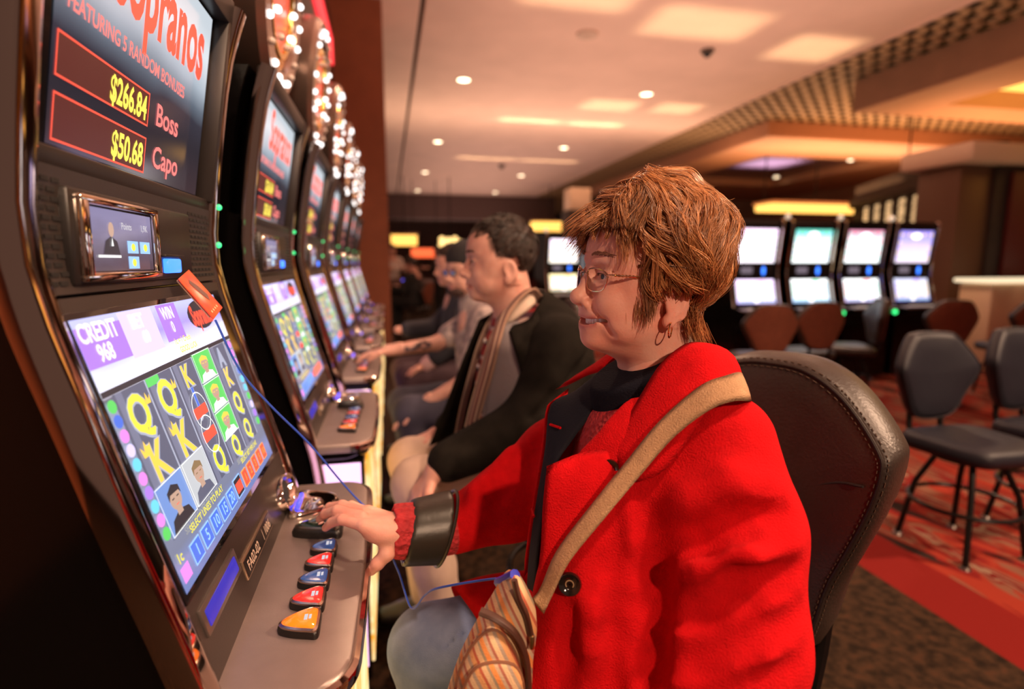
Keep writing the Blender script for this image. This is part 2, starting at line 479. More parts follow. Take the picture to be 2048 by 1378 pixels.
def make_machine(label, group):
    t = thing('slot_machine', label, 'slot machine', OFF, 0, group)
    # cabinet shell: side outline from the profile
    poly = [(x - (.055 if 1.41 < z < 1.79 else .012), z) for x, z in PROF] + [(-.85, .05), (-.85, 1.70), (-.60, 1.77)]
    MB(OFF).prism(poly, -WH + .004, WH - .004).build('cabinet', CABB, t, 30)
    MB(OFF).span((-.84, -WH + .02, 0), (-.22, WH - .02, .05)).build('plinth', RUBBER, t)
    # chrome side trims that follow the curved front
    for s in (-1, 1):
        rows = []
        pr = profile(.45, 1.78, 44)
        for i, (x, z) in enumerate(pr):
            a = pr[max(0, i - 1)]; b = pr[min(len(pr) - 1, i + 1)]
            d = Vector((b[0] - a[0], b[1] - a[1])).normalized(); nx, nz = d.y, -d.x
            sec = [(-.025, 0), (.003, 0), (.0075, .003), (.0085, .010), (.0085, .030), (.0075, .037), (.003, .040), (-.025, .040)]
            rows.append([(x + nx * q, s * (WH - w), z + nz * q) for q, w in sec])
        MB(OFF).loft(rows, False, True, True).build('side_trim', DKCHROME, t, 50)
    for z in (1.41, 1.335):
        MB(OFF).sphere((fx(z) + .009, WH - .012, z), .006, 6).build('status_light', glow('green_led', (.05, 1.0, .30), 1.6), t)
    # graphite front panels, split at the seam between the two screens
    def face(z0, z1, name, inset=.002, n=16):
        pr = profile(z0, z1, n)
        rows = [[(x - .03, y, z) for x, z in (pr[0],)] for y in ()]
        mb = MB(OFF)
        a = [[(x + inset, -WH + .038, z), (x + inset, WH - .038, z)] for x, z in pr]
        b = [[(x - .03, -WH + .038, z), (x - .03, WH - .038, z)] for x, z in pr]
        rows = [[a[i][0], a[i][1], b[i][1], b[i][0]] for i in range(len(pr))]
        mb.loft(rows, True, True, True)
        return mb.build(name, PANEL, t, 30)
    face(.80, 1.262, 'lower_panel'); face(1.266, 1.40, 'display_panel')
    # ---- upper screen: deep frame around a recessed screen
    o0 = Vector((-.350, -.285, 1.400)); o1 = Vector((-.285, -.285, 1.790))
    v = (o1 - o0).normalized(); n = Vector((v.z, 0, -v.x)); u = Vector((0, 1, 0)); H = (o1 - o0).length
    M = frame(o0, u, v, n)
    fb = MB(OFF)
    W2 = .57
    fb.span((0, 0, -.02), (W2, .022, .010), M, .003); fb.span((0, H - .045, -.02), (W2, H, .018), M, .003)
    fb.span((0, .018, -.02), (.018, H - .03, .002), M, .001); fb.span((W2 - .020, .018, -.02), (W2, H - .03, .018), M, .003)
    fr = fb.build('screen_frame', mat('dark_frame', (.03, .024, .022), .4, .3), t)
    MB(OFF).span((.015, .015, -.02), (W2 - .015, H - .04, -.0095), M).build('screen_mask', GLASSB, fr)
    UW, UH = .486, H - .075
    Mu = frame(M @ Vector((.056, .026, -.0085)), u, v, n)
    bgu = screen_bg('upper_screen_glow', [(0, (.045, .025, .03)), (.30, (.015, .015, .024)), (.46, (.02, .024, .04)), (.54, (.09, .12, .16)), (.66, (.34, .40, .47)), (.85, (.60, .65, .70)), (1, (.5, .55, .6))], 1.15, noise=.14, nscale=2.2)
    us = quad_uv('upper_screen', Mu, UW, UH, bgu, t, OFF)
    A = Art(Mu, us, 'screen_print', OFF)
    red = E_('red', (1.0, .09, .05), 1.0); yel = E_('yellow', (1.0, .80, .10), 1.0); dred = E_('deep_red', (.075, .008, .008), 1.0); pink = E_('pink', (1.0, .22, .20), .9)
    A.rect(dred, .010, .075, .246, .119); A.box(red, .008, .073, .248, .121, .0026, .0008)
    A.text(yel, '$266.84', .240, .081, .046, 'RIGHT', .74, .001, .03); A.text(pink, 'Boss', .274, .083, .046, 'LEFT', 1.08)
    A.rect(dred, .010, .007, .246, .055); A.box(red, .008, .005, .248, .057, .0026, .0008)
    A.text(yel, '$50.68', .240, .014, .046, 'RIGHT', .76, .001, .03); A.text(pink, 'Capo', .274, .020, .046, 'LEFT', 1.06)
    A.text(pink, 'FEATURING 5 RANDOM BONUSES', .022, .150, .0265, 'LEFT', .88, .001, .02)
    A.text(red, 'Sopranos', .455, .204, .150, 'RIGHT', .60, .001, .03)
    A.done()
    # ---- lower screen
    o0 = Vector((-.2445, -.279, .918)); o1 = Vector((-.3325, -.279, 1.238))
    v = (o1 - o0).normalized(); n = Vector((v.z, 0, -v.x)); H = (o1 - o0).length; W = .500
    Ml = frame(o0 + n * .006, u, v, n)
    fr = MB(OFF).span((-.006, -.012, -.012), (W + .046, H + .008, -.001), Ml, .002).build('screen_mask', GLASSB, t)
    bgl = screen_bg('lower_screen_glow', [(0, (.13, .17, .38)), (.10, (.17, .21, .42)), (.16, (.17, .18, .26)), (.72, (.26, .28, .38)), (.74, (.08, .07, .09)), (.755, (.85, .82, .95)), (.83, (.66, .66, .92)), (.91, (.36, .28, .75)), (1, (.50, .50, .88))], 1.35, noise=.03, nscale=7)
    ls = quad_uv('lower_screen', Ml, W, H, bgl, t, OFF)
    A = Art(Ml, ls, 'screen_print', OFF)
    wht = E_('white', (.95, .95, .92)); gold = E_('gold', (1.0, .62, .08)); lime = E_('lime_gold', (.85, .75, .06)); blk = E_('ink', (.02, .02, .03)); reel = E_('reel', (.10, .11, .17)); reel2 = E_('reel_pale', (.17, .18, .27)); line = E_('reel_line', (.38, .40, .52)); blue = E_('blue', (.06, .16, .70)); lblue = E_('light_blue', (.30, .55, 1.0)); grn = E_('green', (.10, .62, .12)); skin = E_('skin', (.50, .32, .24)); orng = E_('orange', (1.0, .32, .05)); vio = E_('violet', (.42, .20, .85)); lil = E_('lilac', (.72, .62, 1.0)); mag = E_('magenta', (.9, .25, .8)); cyan = E_('cyan', (.15, .65, .9))
    # header
    A.rect(vio, .0, .276, .105, .322, .0003); A.rect(vio, .222, .276, .295, H - .001, .0003); A.rect(lil, .105, .272, .205, H - .001, .0002)
    A.poly(E_('pale_lilac', (.78, .74, .88)), [(.0, .252), (W, .252), (W, .280), (.36, .268), (.20, .272), (.06, .264), (.0, .258)], .0004)
    ltx = E_('header_text', (.95, .93, .72))
    A.text(ltx, 'CREDIT', .004, .305, .030, 'LEFT', .86, .001, .03); A.text(ltx, '968', .028, .281, .028, 'LEFT', .86, .001, .03)
    A.text(ltx, 'BET', .130, .307, .027, 'LEFT', .86, .001, .03); A.text(ltx, '60', .150, .286, .023, 'LEFT', .86, .001, .03)
    A.text(ltx, 'WIN', .232, .309, .025, 'LEFT', .86, .001, .03); A.text(ltx, '0', .252, .288, .023, 'LEFT', .86, .001, .03)
    A.text(lime, '1c = 1 Credit', .240, .270, .0125); A.text(lime, 'GOOD LUCK', .250, .2555, .0125)
    A.ell(blk, .395, .303, .064, .025, .0006); A.text(red, 'Sopranos', .395, .287, .046, 'CENTER', .58, .0012, .05)
    # reels
    rx0, rw, rh0, rh1 = .020, .0870, .060, .243
    A.rect(blk, .0, .2435, W, .2505, .0004)
    for r in range(5):
        x0 = rx0 + r * rw
        A.rect(reel, x0, rh0, x0 + rw - .003, rh1, .0003); A.rect(reel2, x0 + .006, rh0, x0 + .022, rh1, .00035); A.rect(line, x0 + rw - .004, rh0, x0 + rw, rh1, .0005)
    def sym(ch, r, cy, size, m, sh=blk):
        cx = rx0 + (r + .47) * rw
        A.text(line, ch, cx + .001, cy - size * .36 - .001, size * 1.02, 'CENTER', 1.0, .0009, .060)
        A.text(m, ch, cx, cy - size * .35, size, 'CENTER', 1.0, .0014, .030)
    def crown(r, cy, s=.014, dx=.018):
        cx = rx0 + (r + .47) * rw + dx
        A.poly(gold, [(cx - s * .8, cy - s * .5), (cx + s * .8, cy - s * .5), (cx + s, cy + s * .6), (cx + s * .4, cy), (cx, cy + s), (cx - s * .4, cy), (cx - s, cy + s * .6)], .0016)
    for r in (0, 1):
        sym('Q', r, .211, .064, lime); crown(r, .220, .010, .029)
        sym('K', r, .150, .064, gold); crown(r, .168, .013, -.020)
    A.rect(grn, rx0 + rw, .232, rx0 + 1.45 * rw, rh1, .0008)
    def portrait(r, cy, hh, bg, hair, coatc):
        x0 = rx0 + r * rw; x1 = x0 + rw - .004; w = rw; cx = (x0 + x1) / 2
        A.rect(bg, x0, cy - hh / 2, x1, cy + hh / 2, .0007); A.box(wht, x0, cy - hh / 2, x1, cy + hh / 2, .0012, .0018)
        A.poly(coatc, [(cx - w * .40, cy - hh / 2), (cx + w * .40, cy - hh / 2), (cx + w * .30, cy - hh * .26), (cx, cy - hh * .16), (cx - w * .30, cy - hh * .26)], .0009)
        A.rect(skin, cx - w * .09, cy - hh * .26, cx + w * .09, cy - hh * .05, .0011)
        A.ell(skin, cx, cy + hh * .06, w * .19, hh * .22, .0012)
        A.poly(hair, [(cx - w * .21, cy + hh * .08), (cx - w * .20, cy + hh * .26), (cx, cy + hh * .36), (cx + w * .20, cy + hh * .26), (cx + w * .21, cy + hh * .08), (cx + w * .15, cy + hh * .17), (cx - w * .13, cy + hh * .19)], .0014)
        for s in (-1, 1): A.rect(hair, cx + s * w * .08 - w * .04, cy + hh * .075, cx + s * w * .08 + w * .04, cy + hh * .10, .0014)
        A.rect(red, cx - w * .05, cy - hh * .06, cx + w * .05, cy - hh * .045, .0014)
    portrait(0, .093, .062, E_('portrait_blue', (.16, .28, .62)), blk, blk); portrait(1, .093, .062, E_('portrait_grey', (.50, .52, .55)), E_('brown_hair', (.25, .16, .08)), reel)
    sym('K', 2, .222, .046, gold); sym('J', 2, .185, .050, blue); sym('Q', 2, .088, .055, lime)
    for cy in (.165 / H, .128 / H):
        cx = rx0 + 2.47 * rw
        A.ring(wht, cx, H * cy, .030, .030, .002, .0020); A.rect(red, cx - .026, H * cy - .008, cx + .026, H * cy + .008, .0017)
    for k, cy in enumerate((.222, .172, .122)):
        portrait(3, cy, .048, grn, gold, wht)
    sym('Q', 3, .080, .046, lime)
    sym('A', 4, .222, .044, line); sym('K', 4, .184, .046, gold); sym('Q', 4, .136, .050, lime); sym('Q', 4, .085, .045, lime)
    cols = [grn, blue, mag, lil, cyan, mag, vio, cyan, mag, grn]
    for k in range(10):
        A.ell(cols[k], .010, .232 - .0175 * k, .0095, .0078, .0014, 14)
        A.ell(cols[(k * 3 + 2) % 10], W - .018, .234 - .0175 * k, .0095, .0074, .0014, 14)
    # bottom bar
    A.text(lime, 'SELECT LINES TO PLAY', .060, .0475, .0135, 'LEFT', 1, .003); A.text(lime, 'SELECT BET PER LINE', .310, .0475, .0115, 'LEFT', 1, .003)
    for k, tx in enumerate(('1', '5', '10', '15', '20')):
        x0 = .046 + k * .040; A.rect(lblue, x0, H * .03, x0 + .034, H * .115, .0008); A.rect(blue, x0 + .002, H * .036, x0 + .032, H * .109, .0011); A.text(lblue, tx, x0 + .017, H * .052, .022, 'CENTER', 1, .0016)
    A.rect(lblue, .248, H * .03, .286, H * .125, .0008); A.rect(blk, .250, H * .036, .284, H * .119, .0011); A.rect(red, .252, H * .05, .282, H * .10, .0015)
    for k, tx in enumerate(('1', '2', '3', '5', '10')):
        x0 = .296 + k * .034; A.rect(orng, x0, H * .03, x0 + .028, H * .115, .0008); A.rect(red, x0 + .002, H * .036, x0 + .026, H * .109, .0011); A.text(orng, tx, x0 + .014, H * .055, .018, 'CENTER', 1, .0016)
    A.rect(mag, .006, H * .03, .030, H * .085, .0008); A.text(lime, '1c', .008, H * .10, .018)
    A.done()
    # ---- player display between the screens
    o0 = Vector((-.3385, -.230, 1.278)); o1 = Vector((-.3375, -.230, 1.372)); v = (o1 - o0).normalized(); n = Vector((v.z, 0, -v.x))
    Md = frame(o0, u, v, n)
    db = MB(OFF).span((-.012, -.004, -.03), (.368, .104, .006), Md, .004).build('display_recess', RUBBER, t)
    dm = MB(OFF)
    dm.span((-.002, .000, 0), (.212, .011, .014), Md, .003); dm.span((-.002, .088, 0), (.212, .098, .014), Md, .003)
    dm.span((-.002, .004, 0), (.016, .094, .014), Md, .003); dm.span((.198, .004, 0), (.212, .094, .014), Md, .003)
    dm.build('display_bezel', CHROME, db)
    dg = screen_bg('player_display_glow', [(0, (.10, .05, .06)), (.5, (.16, .12, .18)), (1, (.34, .30, .50))], .8, noise=.25, nscale=4)
    ds = quad_uv('display_screen', frame(Md @ Vector((.016, .012, .0075)), u, v, n), .18, .074, dg, t, OFF)
    A = Art(frame(Md @ Vector((.016, .012, .0075)), u, v, n), ds, 'screen_print', OFF)
    gry = E_('grey', (.5, .48, .52)); A.text(gry, 'Points', .085, .052, .012); A.text(gry, '1,9K', .142, .052, .012)
    A.poly(blk, [(.035, .02), (.078, .02), (.072, .036), (.057, .042), (.042, .036)]); A.ell(skin, .057, .050, .007, .009, .001); A.rect(wht, .020, .016, .078, .019, .0012); A.poly(wht, [(.054, .030), (.060, .030), (.057, .041)], .0014)
    for (a, b) in ((.10, .022), (.138, .022), (.10, .002)): A.rect(lblue, a, b, a + .032, b + .016); A.ell(lime, a + .016, b + .008, .006, .005, .001)
    A.done()
    MB(OFF).span((.236, .006, .004), (.292, .028, .014), Md, .003).build('card_reader', glow('blue_card_reader', (.04, .20, 1.0), 2.4), t)
    MB(OFF).span((.222, .030, .0), (.300, .034, .016), Md, .001).build('reader_lip', RUBBER, t)
    # ---- speaker grilles: rows of dark slots
    for (ya, yb) in ((-.284, -.243), (.146, .278)):
        g = MB(OFF)
        zz = 1.275
        row = 0
        while zz < 1.385:
            yy = ya + (.008 if row % 2 else 0)
            while yy < yb - .010:
                g.span((fx(zz) - .004, yy, zz), (fx(zz) + .0032, yy + .014, zz + .005)); yy += .0195
            zz += .0098; row += 1
        g.build('speaker_grille', BLACK, t, 0, 'stuff')
    # ---- button deck
    pl = plan_deck(-.26, -.058, -.318, .345)
    mb = MB(OFF)
    rows = []
    for (sc, z) in ((1, .774), (1.0, .792), (.985, .799), (.965, .801)):
        rows.append([(-.26 + (x + .26) * sc if x > -.259 else x, .0135 + (y - .0135) * (1 - (1 - sc) * .6), z) for x, y in pl])
    mb.loft(rows, True, True, True)
    dk = mb.build('button_deck', DECK, t, 40)
    mb = MB(OFF)
    mb.tube([(x + .001, y, .786) for x, y in pl[1:-1]], .0085, 8, flat=1.4)
    mb.build('deck_edge', DKCHROME, dk)
    # curved black underside of the deck
    rows = []
    for k in range(7):
        a = k / 6; dx = .05 * (1 - math.cos(a * math.pi / 2)) ; z = .775 - .032 * math.sin(a * math.pi / 2)
        rows.append([(min(x, -.066) - (dx if x > -.2 else 0), y * (1 - .08 * a), z) for x, y in pl])
    MB(OFF).loft(rows, True, True, True).build('deck_underside', CABB, t, 50)
    # belly box with its lit art
    MB(OFF).span((-.24, -.300, .05), (-.082, .300, .744), None, .01).build('belly_box', CABB, t)
    MB(OFF).span((-.084, -.285, .10), (-.074, .285, .730), None, .003).build('belly_glass', screen_glow_art(), t)
    for s in (-1, 1):
        MB(OFF).span((-.200, s * .3001, .10), (-.092, s * .307, .738), None, .002).build('side_light', glow('pink_side_light', (1.0, .55, .90), 1.5), t)
    # buttons
    pk = pick()
    names = [('orange', (.85, .19, .01), -.192, -.130, .026, .9), ('red', (.75, .03, .025), -.136, -.127, .0235, .5), ('blue', (.03, .09, .30), -.083, -.125, .0225, .5), ('red', (.85, .06, .03), -.032, -.123, .0215, .5), ('blue', (.03, .05, .30), .017, -.121, .021, .5)]
    for nm, cc, y, x, s, es in names:
        b = MB(OFF)
        b.loft([[(x + p.x * s * a, y + p.y * s * a * 1.15, z) for p in pk] for a, z in ((1.08, .800), (1.10, .804), (1.06, .809), (1.0, .811))], True, False, True)
        bo = b.build('button', RUBBER, t, 50)
        MB(OFF).loft([[(x + p.x * s * a, y + p.y * s * a * 1.15, z) for p in pk] for a, z in ((1.01, .809), (1.02, .813), (.90, .8150), (.88, .8140))], True, False, False).build('button_ring', mat('brushed_copper', (.62, .48, .40), .25, 1.0), bo)
        MB(OFF).loft([[(x + p.x * s * a, y + p.y * s * a * 1.15, z) for p in pk] for a, z in ((.88, .8138), (.80, .8155), (.4, .8165), (.02, .8168))], True, False, True).build('button_cap', mat('button_cap_' + nm, cc, .15, emit=cc, estr=es * .6, coat=.5), bo)
        Ab = Art(frame((x + s * .25, y, .8174), (0, 1, 0), (-1, 0, 0), (0, 0, 1)), bo, 'button_print', OFF)
        Ab.rect(E_('grey', (.5, .48, .52)), -.0065, -.001, .0065, .0035, 0); Ab.rect(E_('grey', (.5, .48, .52)), -.005, -.006, .005, -.0025, 0)
        Ab.done()
    x, y, s = -.136, .094, .040
    bo = MB(OFF).loft([[(x + p.x * s * a, y + p.y * s * a * .85, z) for p in pk] for a, z in ((1.12, .800), (1.14, .808), (1.06, .815), (1.0, .817))], True, False, True).build('spin_button', RUBBER, t, 50)
    MB(OFF).loft([[(x + p.x * s * a, y + p.y * s * a * .85, z) for p in pk] for a, z in ((1.01, .814), (1.02, .819), (.92, .822), (.90, .821))], True).build('button_ring', mat('dark_nickel', (.20, .19, .17), .3, 1.0), bo)
    MB(OFF).loft([[(x + p.x * s * a, y + p.y * s * a * .85, z) for p in pk] for a, z in ((.90, .8205), (.80, .823), (.4, .825), (.02, .8255))], True, False, True).build('button_cap', mat('button_cap_green', (.008, .022, .016), .12, coat=.5), bo)
    # ticket and bill entry: chrome oval mouth
    q = frame((-.222, .215, .838), (0, 1, 0), Vector((-.30, 0, .95)), Vector((.95, 0, .30)))
    oval = [(.052 * math.cos(a), .030 * math.sin(a)) for a in [2 * math.pi * i / 32 for i in range(32)]]
    bz = MB(OFF).loft([[q @ Vector((a * sc, b * sc, d)) for a, b in oval] for sc, d in ((1.12, -.01), (1.14, .006), (1.05, .013), (.86, .010), (.80, -.004))], True).build('bill_entry', CHROME, t, 60)
    MB(OFF).loft([[q @ Vector((a * sc, b * sc, d)) for a, b in oval] for sc, d in ((.82, .0), (.02, -.002))], True).build('bill_slot', BLACK, bz)
    # chrome tongue lying on the deck in front of the mouth
    tg = smooth_poly([(-.205, .165), (-.150, .175), (-.118, .205), (-.118, .240), (-.150, .268), (-.205, .275)], 6)
    bz2 = MB(OFF).loft([[(-.165 + (p.x + .165) * sc, .22 + (p.y - .22) * sc, z) for p in tg] for sc, z in ((1.0, .800), (1.0, .808), (.92, .813), (.70, .810), (.60, .806))], True, False, True).build('bill_tongue', CHROME, t, 60)
    MB(OFF).span((-.196, .19, .808), (-.188, .25, .820), None, .003).build('blue_entry_light', glow('blue_entry_glow', (.05, .06, 1.0), 2.0), bz2)
    # small blue status display and the id plate on the lower lip
    d0 = Vector((fx(.90) - fx(.81), 0, .09)).normalized(); nn = Vector((d0.z, 0, -d0.x))
    Ms = frame(Vector((fx(.868), 0, .868)) + nn * .003, u, d0, nn)
    lf = MB(OFF).span((-.262, -.019, -.004), (-.108, .019, .003), Ms, .002).build('status_bezel', mat('grey_bezel', (.22, .19, .18), .3, .8), t)
    MB(OFF).span((-.252, -.011, .002), (-.120, .011, .0045), Ms, .001).build('status_display', glow('status_blue', (.015, .02, .55), .8), lf)
    Mi = frame(Vector((fx(.842), 0, .842)) + nn * .003, u, d0, nn)
    ip = MB(OFF).span((-.098, -.016, -.004), (.085, .016, .0022), Mi, .001).build('id_plate', mat('brass_plate_edge', (.55, .42, .30), .3, .9), t)
    MB(OFF).span((-.095, -.013, .0), (.082, .013, .003), Mi).build('plate_face', RUBBER, ip)
    A = Art(frame(Mi @ Vector((-.09, -.008, .0032)), u, d0, nn), ip, 'plate_lettering', OFF)
    cream = mat('plate_cream', (.9, .76, .62), .5)
    A.text(cream, 'FA02-02', .004, .0, .022, 'LEFT', .95, .0004); A.text(cream, '1006', .118, .0, .022, 'LEFT', .9, .0004); A.rect(cream, .106, -.002, .1075, .018, .0004)
    A.done()
    return t
def screen_glow_art():
    if 'belly_art' in MATS: return MATS['belly_art']
    m = bpy.data.materials.new('belly_art'); n, l = nodes_of(m); b = n['Principled BSDF']
    b.inputs['Base Color'].default_value = (.02, .02, .02, 1); b.inputs['Roughness'].default_value = .2
    tc = n.new('ShaderNodeTexCoord'); t = n.new('ShaderNodeTexNoise'); t.inputs['Scale'].default_value = 9; t.inputs['Distortion'].default_value = 1
    l.new(tc.outputs['Object'], t.inputs['Vector'])
    r = n.new('ShaderNodeValToRGB'); e = r.color_ramp
    e.elements[0].position = .35; e.elements[0].color = (1, .35, .02, 1); e.elements[1].position = .7; e.elements[1].color = (1, .85, .45, 1)
    l.new(t.outputs['Fac'], r.inputs[0]); l.new(r.outputs[0], b.inputs['Emission Color']); b.inputs['Emission Strength'].default_value = 1.2
    MATS['belly_art'] = m
    return m
ROW = 'slot machines in the left-hand row'
PITCH = .94; Y1 = .945
mlab = ['slot machine in the left foreground that the woman in red plays, screens lit', 'slot machine in the left row, second from the camera, beside the man in black coat',
        'slot machine in the left row, third from the camera, played by the tattooed arm', 'slot machine in the left row, fourth from the camera', 'slot machine in the left row, fifth from the camera',
        'slot machine in the left row, sixth from the camera', 'slot machine in the left row, the farthest, before the rust column']
mach = make_machine(mlab[0], ROW)
mach.location = (OFF.x, Y1, 0)
for k in range(1, 7):
    c = copy_tree(mach); c.location = (OFF.x, Y1 + PITCH * k, 0); c['label'] = mlab[k]

# ---------------------------------------------------------------- round bulb-lit toppers above the row
BULB = glow('bulb_white', (1.0, .93, .90), 3.0)
OFFB = mat('bulb_unlit', (.6, .5, .45), .3)
WR = .285
def wheel(label):
    t = thing('wheel_sign', label, 'lit sign', (0, 0, 0), 0, 'round signs above the left machines')
    ax = Matrix.Rotation(R(90 + 7), 4, 'Y')          # disc faces +x, tipped up a little
    MB().lathe([(.001, -.06), (WR, -.06), (WR + .01, -.03), (WR + .01, .03), (WR - .01, .05), (WR - .075, .05), (WR - .08, .035)], 40, ax).build('rim', mat('bronze_rim', (.33, .22, .18), .25, .8), t, 40)
    MB().lathe([(WR - .085, .036), (WR - .11, .040), (WR - .115, .046), (WR - .13, .046), (WR - .132, .036)], 40, ax).build('gold_ring', mat('gold_ring', (.9, .55, .12), .2, 1.0), t, 40)
    MB().lathe([(.001, .034), (WR - .13, .034)], 40, ax).build('face', glow('orange_red_face', (.95, .10, .05), .9), t)
    for r, n, lit in ((WR - .045, 22, lambda k: k not in (2, 3, 8, 9, 15, 19)), (WR - .15, 10, lambda k: k in (1, 2, 3, 8))):
        for k in range(n):
            a = 2 * math.pi * (k + .5) / n
            MB().sphere((r * math.cos(a), r * math.sin(a), .052), .0110, 5, ax).build('bulb', BULB if lit(k) else OFFB, t)
    return t
wl = ['round bulb-lit sign above the second machine of the left row, nearest of the signs', 'round bulb-lit sign above the third machine of the left row', 'round bulb-lit sign above the fourth machine of the left row', 'round bulb-lit sign above the fifth machine of the left row', 'round bulb-lit sign above the sixth machine of the left row', 'round bulb-lit sign above the farthest machine of the left row']
w0 = wheel(wl[0]); w0.location = (-.318, Y1 + PITCH, 2.082)
for k in range(1, 6):
    c = copy_tree(w0); c.location = (-.318, Y1 + PITCH * (k + 1), 2.082); c['label'] = wl[k]
# black housings that carry the signs, one on each machine
for k in range(0, 7):
    h = thing('sign_housing', f'black sign housing on top of the {ordn[k]} slot machine of the left row', 'sign housing', (-.6, Y1 + PITCH * k, 1.80), 0, 'black housings under the round signs')
    if k == 0: yy0 = -.1
    MB((-.6, 0, 1.80)).prism([(-.44, 1.86), (-.44, 2.62), (-.80, 2.62), (-.80, 1.84), (-.46, 1.84)], -.26 if k else -.05, .26).build('housing', CABB, h, 30)
    MB((-.6, 0, 1.80)).span((-.70, -.18, 1.802), (-.50, .18, 1.84)).build('mount', RUBBER, h)
t = thing('overhead_sign', 'black overhead sign box with a red lit strip above the left row', 'sign', (-.75, 4.0, 2.75))
MB((-.75, 4.0, 2.75)).span((-1.1, 3.0, 2.70), (-.42, 5.6, 3.5), None, .02).build('box', CABB, t)
MB((-.75, 4.0, 2.75)).span((-.42, 3.05, 2.98), (-.405, 5.35, 3.20), None, .02).build('red_strip', glow('red_neon', (1.0, .04, .05), 1.6), t)
# ================================================================ right-hand bank of machines
WHITE = lambda: glow('bright_white_screen', (1.0, .95, 1.0), 2.2)
def side_machine(label, hue, group='bright-screened machines in the right-hand bank', off=(0, 0, 0), loc=(0, 0, 0), rz=0):
    """faces local -y"""
    t = thing('video_slot_machine', label, 'slot machine', loc, rz, group)
    w = .30
    pr = [(-.20, .05), (-.20, .70), (-.34, .74), (-.34, .79), (-.14, .82), (-.06, 1.12), (-.05, 1.26), (-.10, 1.70), (-.06, 1.76), (.35, 1.76), (.45, 1.6), (.45, .05)]
    MB().prism(pr, -w, w, 'x').build('cabinet', CABB, t, 30)
    MB().span((-w + .02, -.18, 0), (w - .02, .42, .05)).build('plinth', RUBBER, t)
    for s in (-1, 1):
        MB().tube([(s * (w - .012), y - .008, z) for y, z in spline([(-.14, .82), (-.06, 1.12), (-.05, 1.26), (-.10, 1.70), (-.07, 1.76)], 5)], .012, 8).build('side_trim', CHROME, t)
    def scr(name, z0, y0, z1, y1, hw, m, lift=.006):
        v = Vector((0, y1 - y0, z1 - z0)); L = v.length; v.normalize(); u = Vector((1, 0, 0)); n = u.cross(v)
        M = frame((-hw, y0, z0) + n * lift if False else Vector((-hw, y0, z0)) + n * lift, u, v, n)
        return M, quad_uv(name, M, 2 * hw, L, m, t, (0, 0, 0)), L
    M, us, L = scr('upper_screen', 1.30, -.054, 1.66, -.096, .232, screen_bg('side_upper_' + hue, HU[hue][0], HU[hue][2], noise=.10, nscale=5))
    A = Art(M, us, 'screen_print')
    a, b = [E_('hue_%s_%d' % (hue, i), c, 1.3) for i, c in enumerate(HU[hue][3])]
    wh = WHITE()
    for k in range(9):
        A.ell(a if k % 2 else b, .03 + k * .051, L - .045, .016, .016, .0006, 12)
    A.ell(wh, .232, L - .06, .07, .035, .0009)
    for k in range(4): A.ell(b if k % 2 else a, .02, .05 + k * .06, .012, .014, .0006, 10); A.ell(a if k % 2 else b, .445, .05 + k * .06, .012, .014, .0006, 10)
    A.done()
    M, ls, L = scr('lower_screen', .86, -.129, 1.115, -.062, .235, screen_bg('side_lower_' + hue, HU[hue][1], HU[hue][2], noise=.06, nscale=6))
    A = Art(M, ls, 'screen_print')
    for k in range(7):
        A.ell(a if k % 2 else b, .03 + .066 * k, .055, .014, .012, .0006, 10)
    for k in range(3): A.ell(b, .445, .10 + .05 * k, .016, .016, .0006, 10); A.ell(a, .02, .10 + .05 * k, .012, .016, .0006, 10)
    A.rect(a, .27, L - .03, .36, L - .008, .0006)
    bl = E_('side_button_light', (.35, .62, .75), 1.0)
    for k in range(9): A.rect(bl, .02 + .05 * k, .006, .06 + .05 * k, .032, .0007)
    A.ell(wh, .235, .020, .03, .016, .0011)
    A.done()
    MB().span((-.23, -.066, 1.15), (.23, -.050, 1.27), None, .004).build('middle_panel', RUBBER, t)
    MB().span((-.17, -.070, 1.18), (-.03, -.064, 1.25), None, .002).build('info_display', glow('dim_info', (.30, .24, .30), .6), t)
    MB().sphere((.105, -.068, 1.21), (.022, .008, .048), 8).build('card_reader', glow('blue_card_reader', (.10, .38, 1.0), 2.2), t)
    MB().span((-w + .01, -.345, .785), (w - .01, -.15, .81), None, .008).build('button_deck', DECK, t)
    for k in range(6):
        MB().span((-.20 + k * .07, -.30, .81), (-.155 + k * .07, -.26, .82), None, .003).build('button', mat('clear_button', (.5, .45, .42), .2, emit=(.8, .7, .6), estr=.3), t)
    MB().lathe([(.001, .02), (.022, .02), (.022, 0)], 14, Matrix.Translation((.20, -.36, .76)) @ Matrix.Rotation(R(90), 4, 'X')).build('green_light', glow('green_ring', (.05, 1.0, .25), 2.0), t)
    MB().sphere((-w + .03, 0, 1.80), .03, 8).build('top_lamp', mat('top_lamp', (.8, .7, .6), .2, emit=(1, .8, .6), estr=.6), t)
    return t
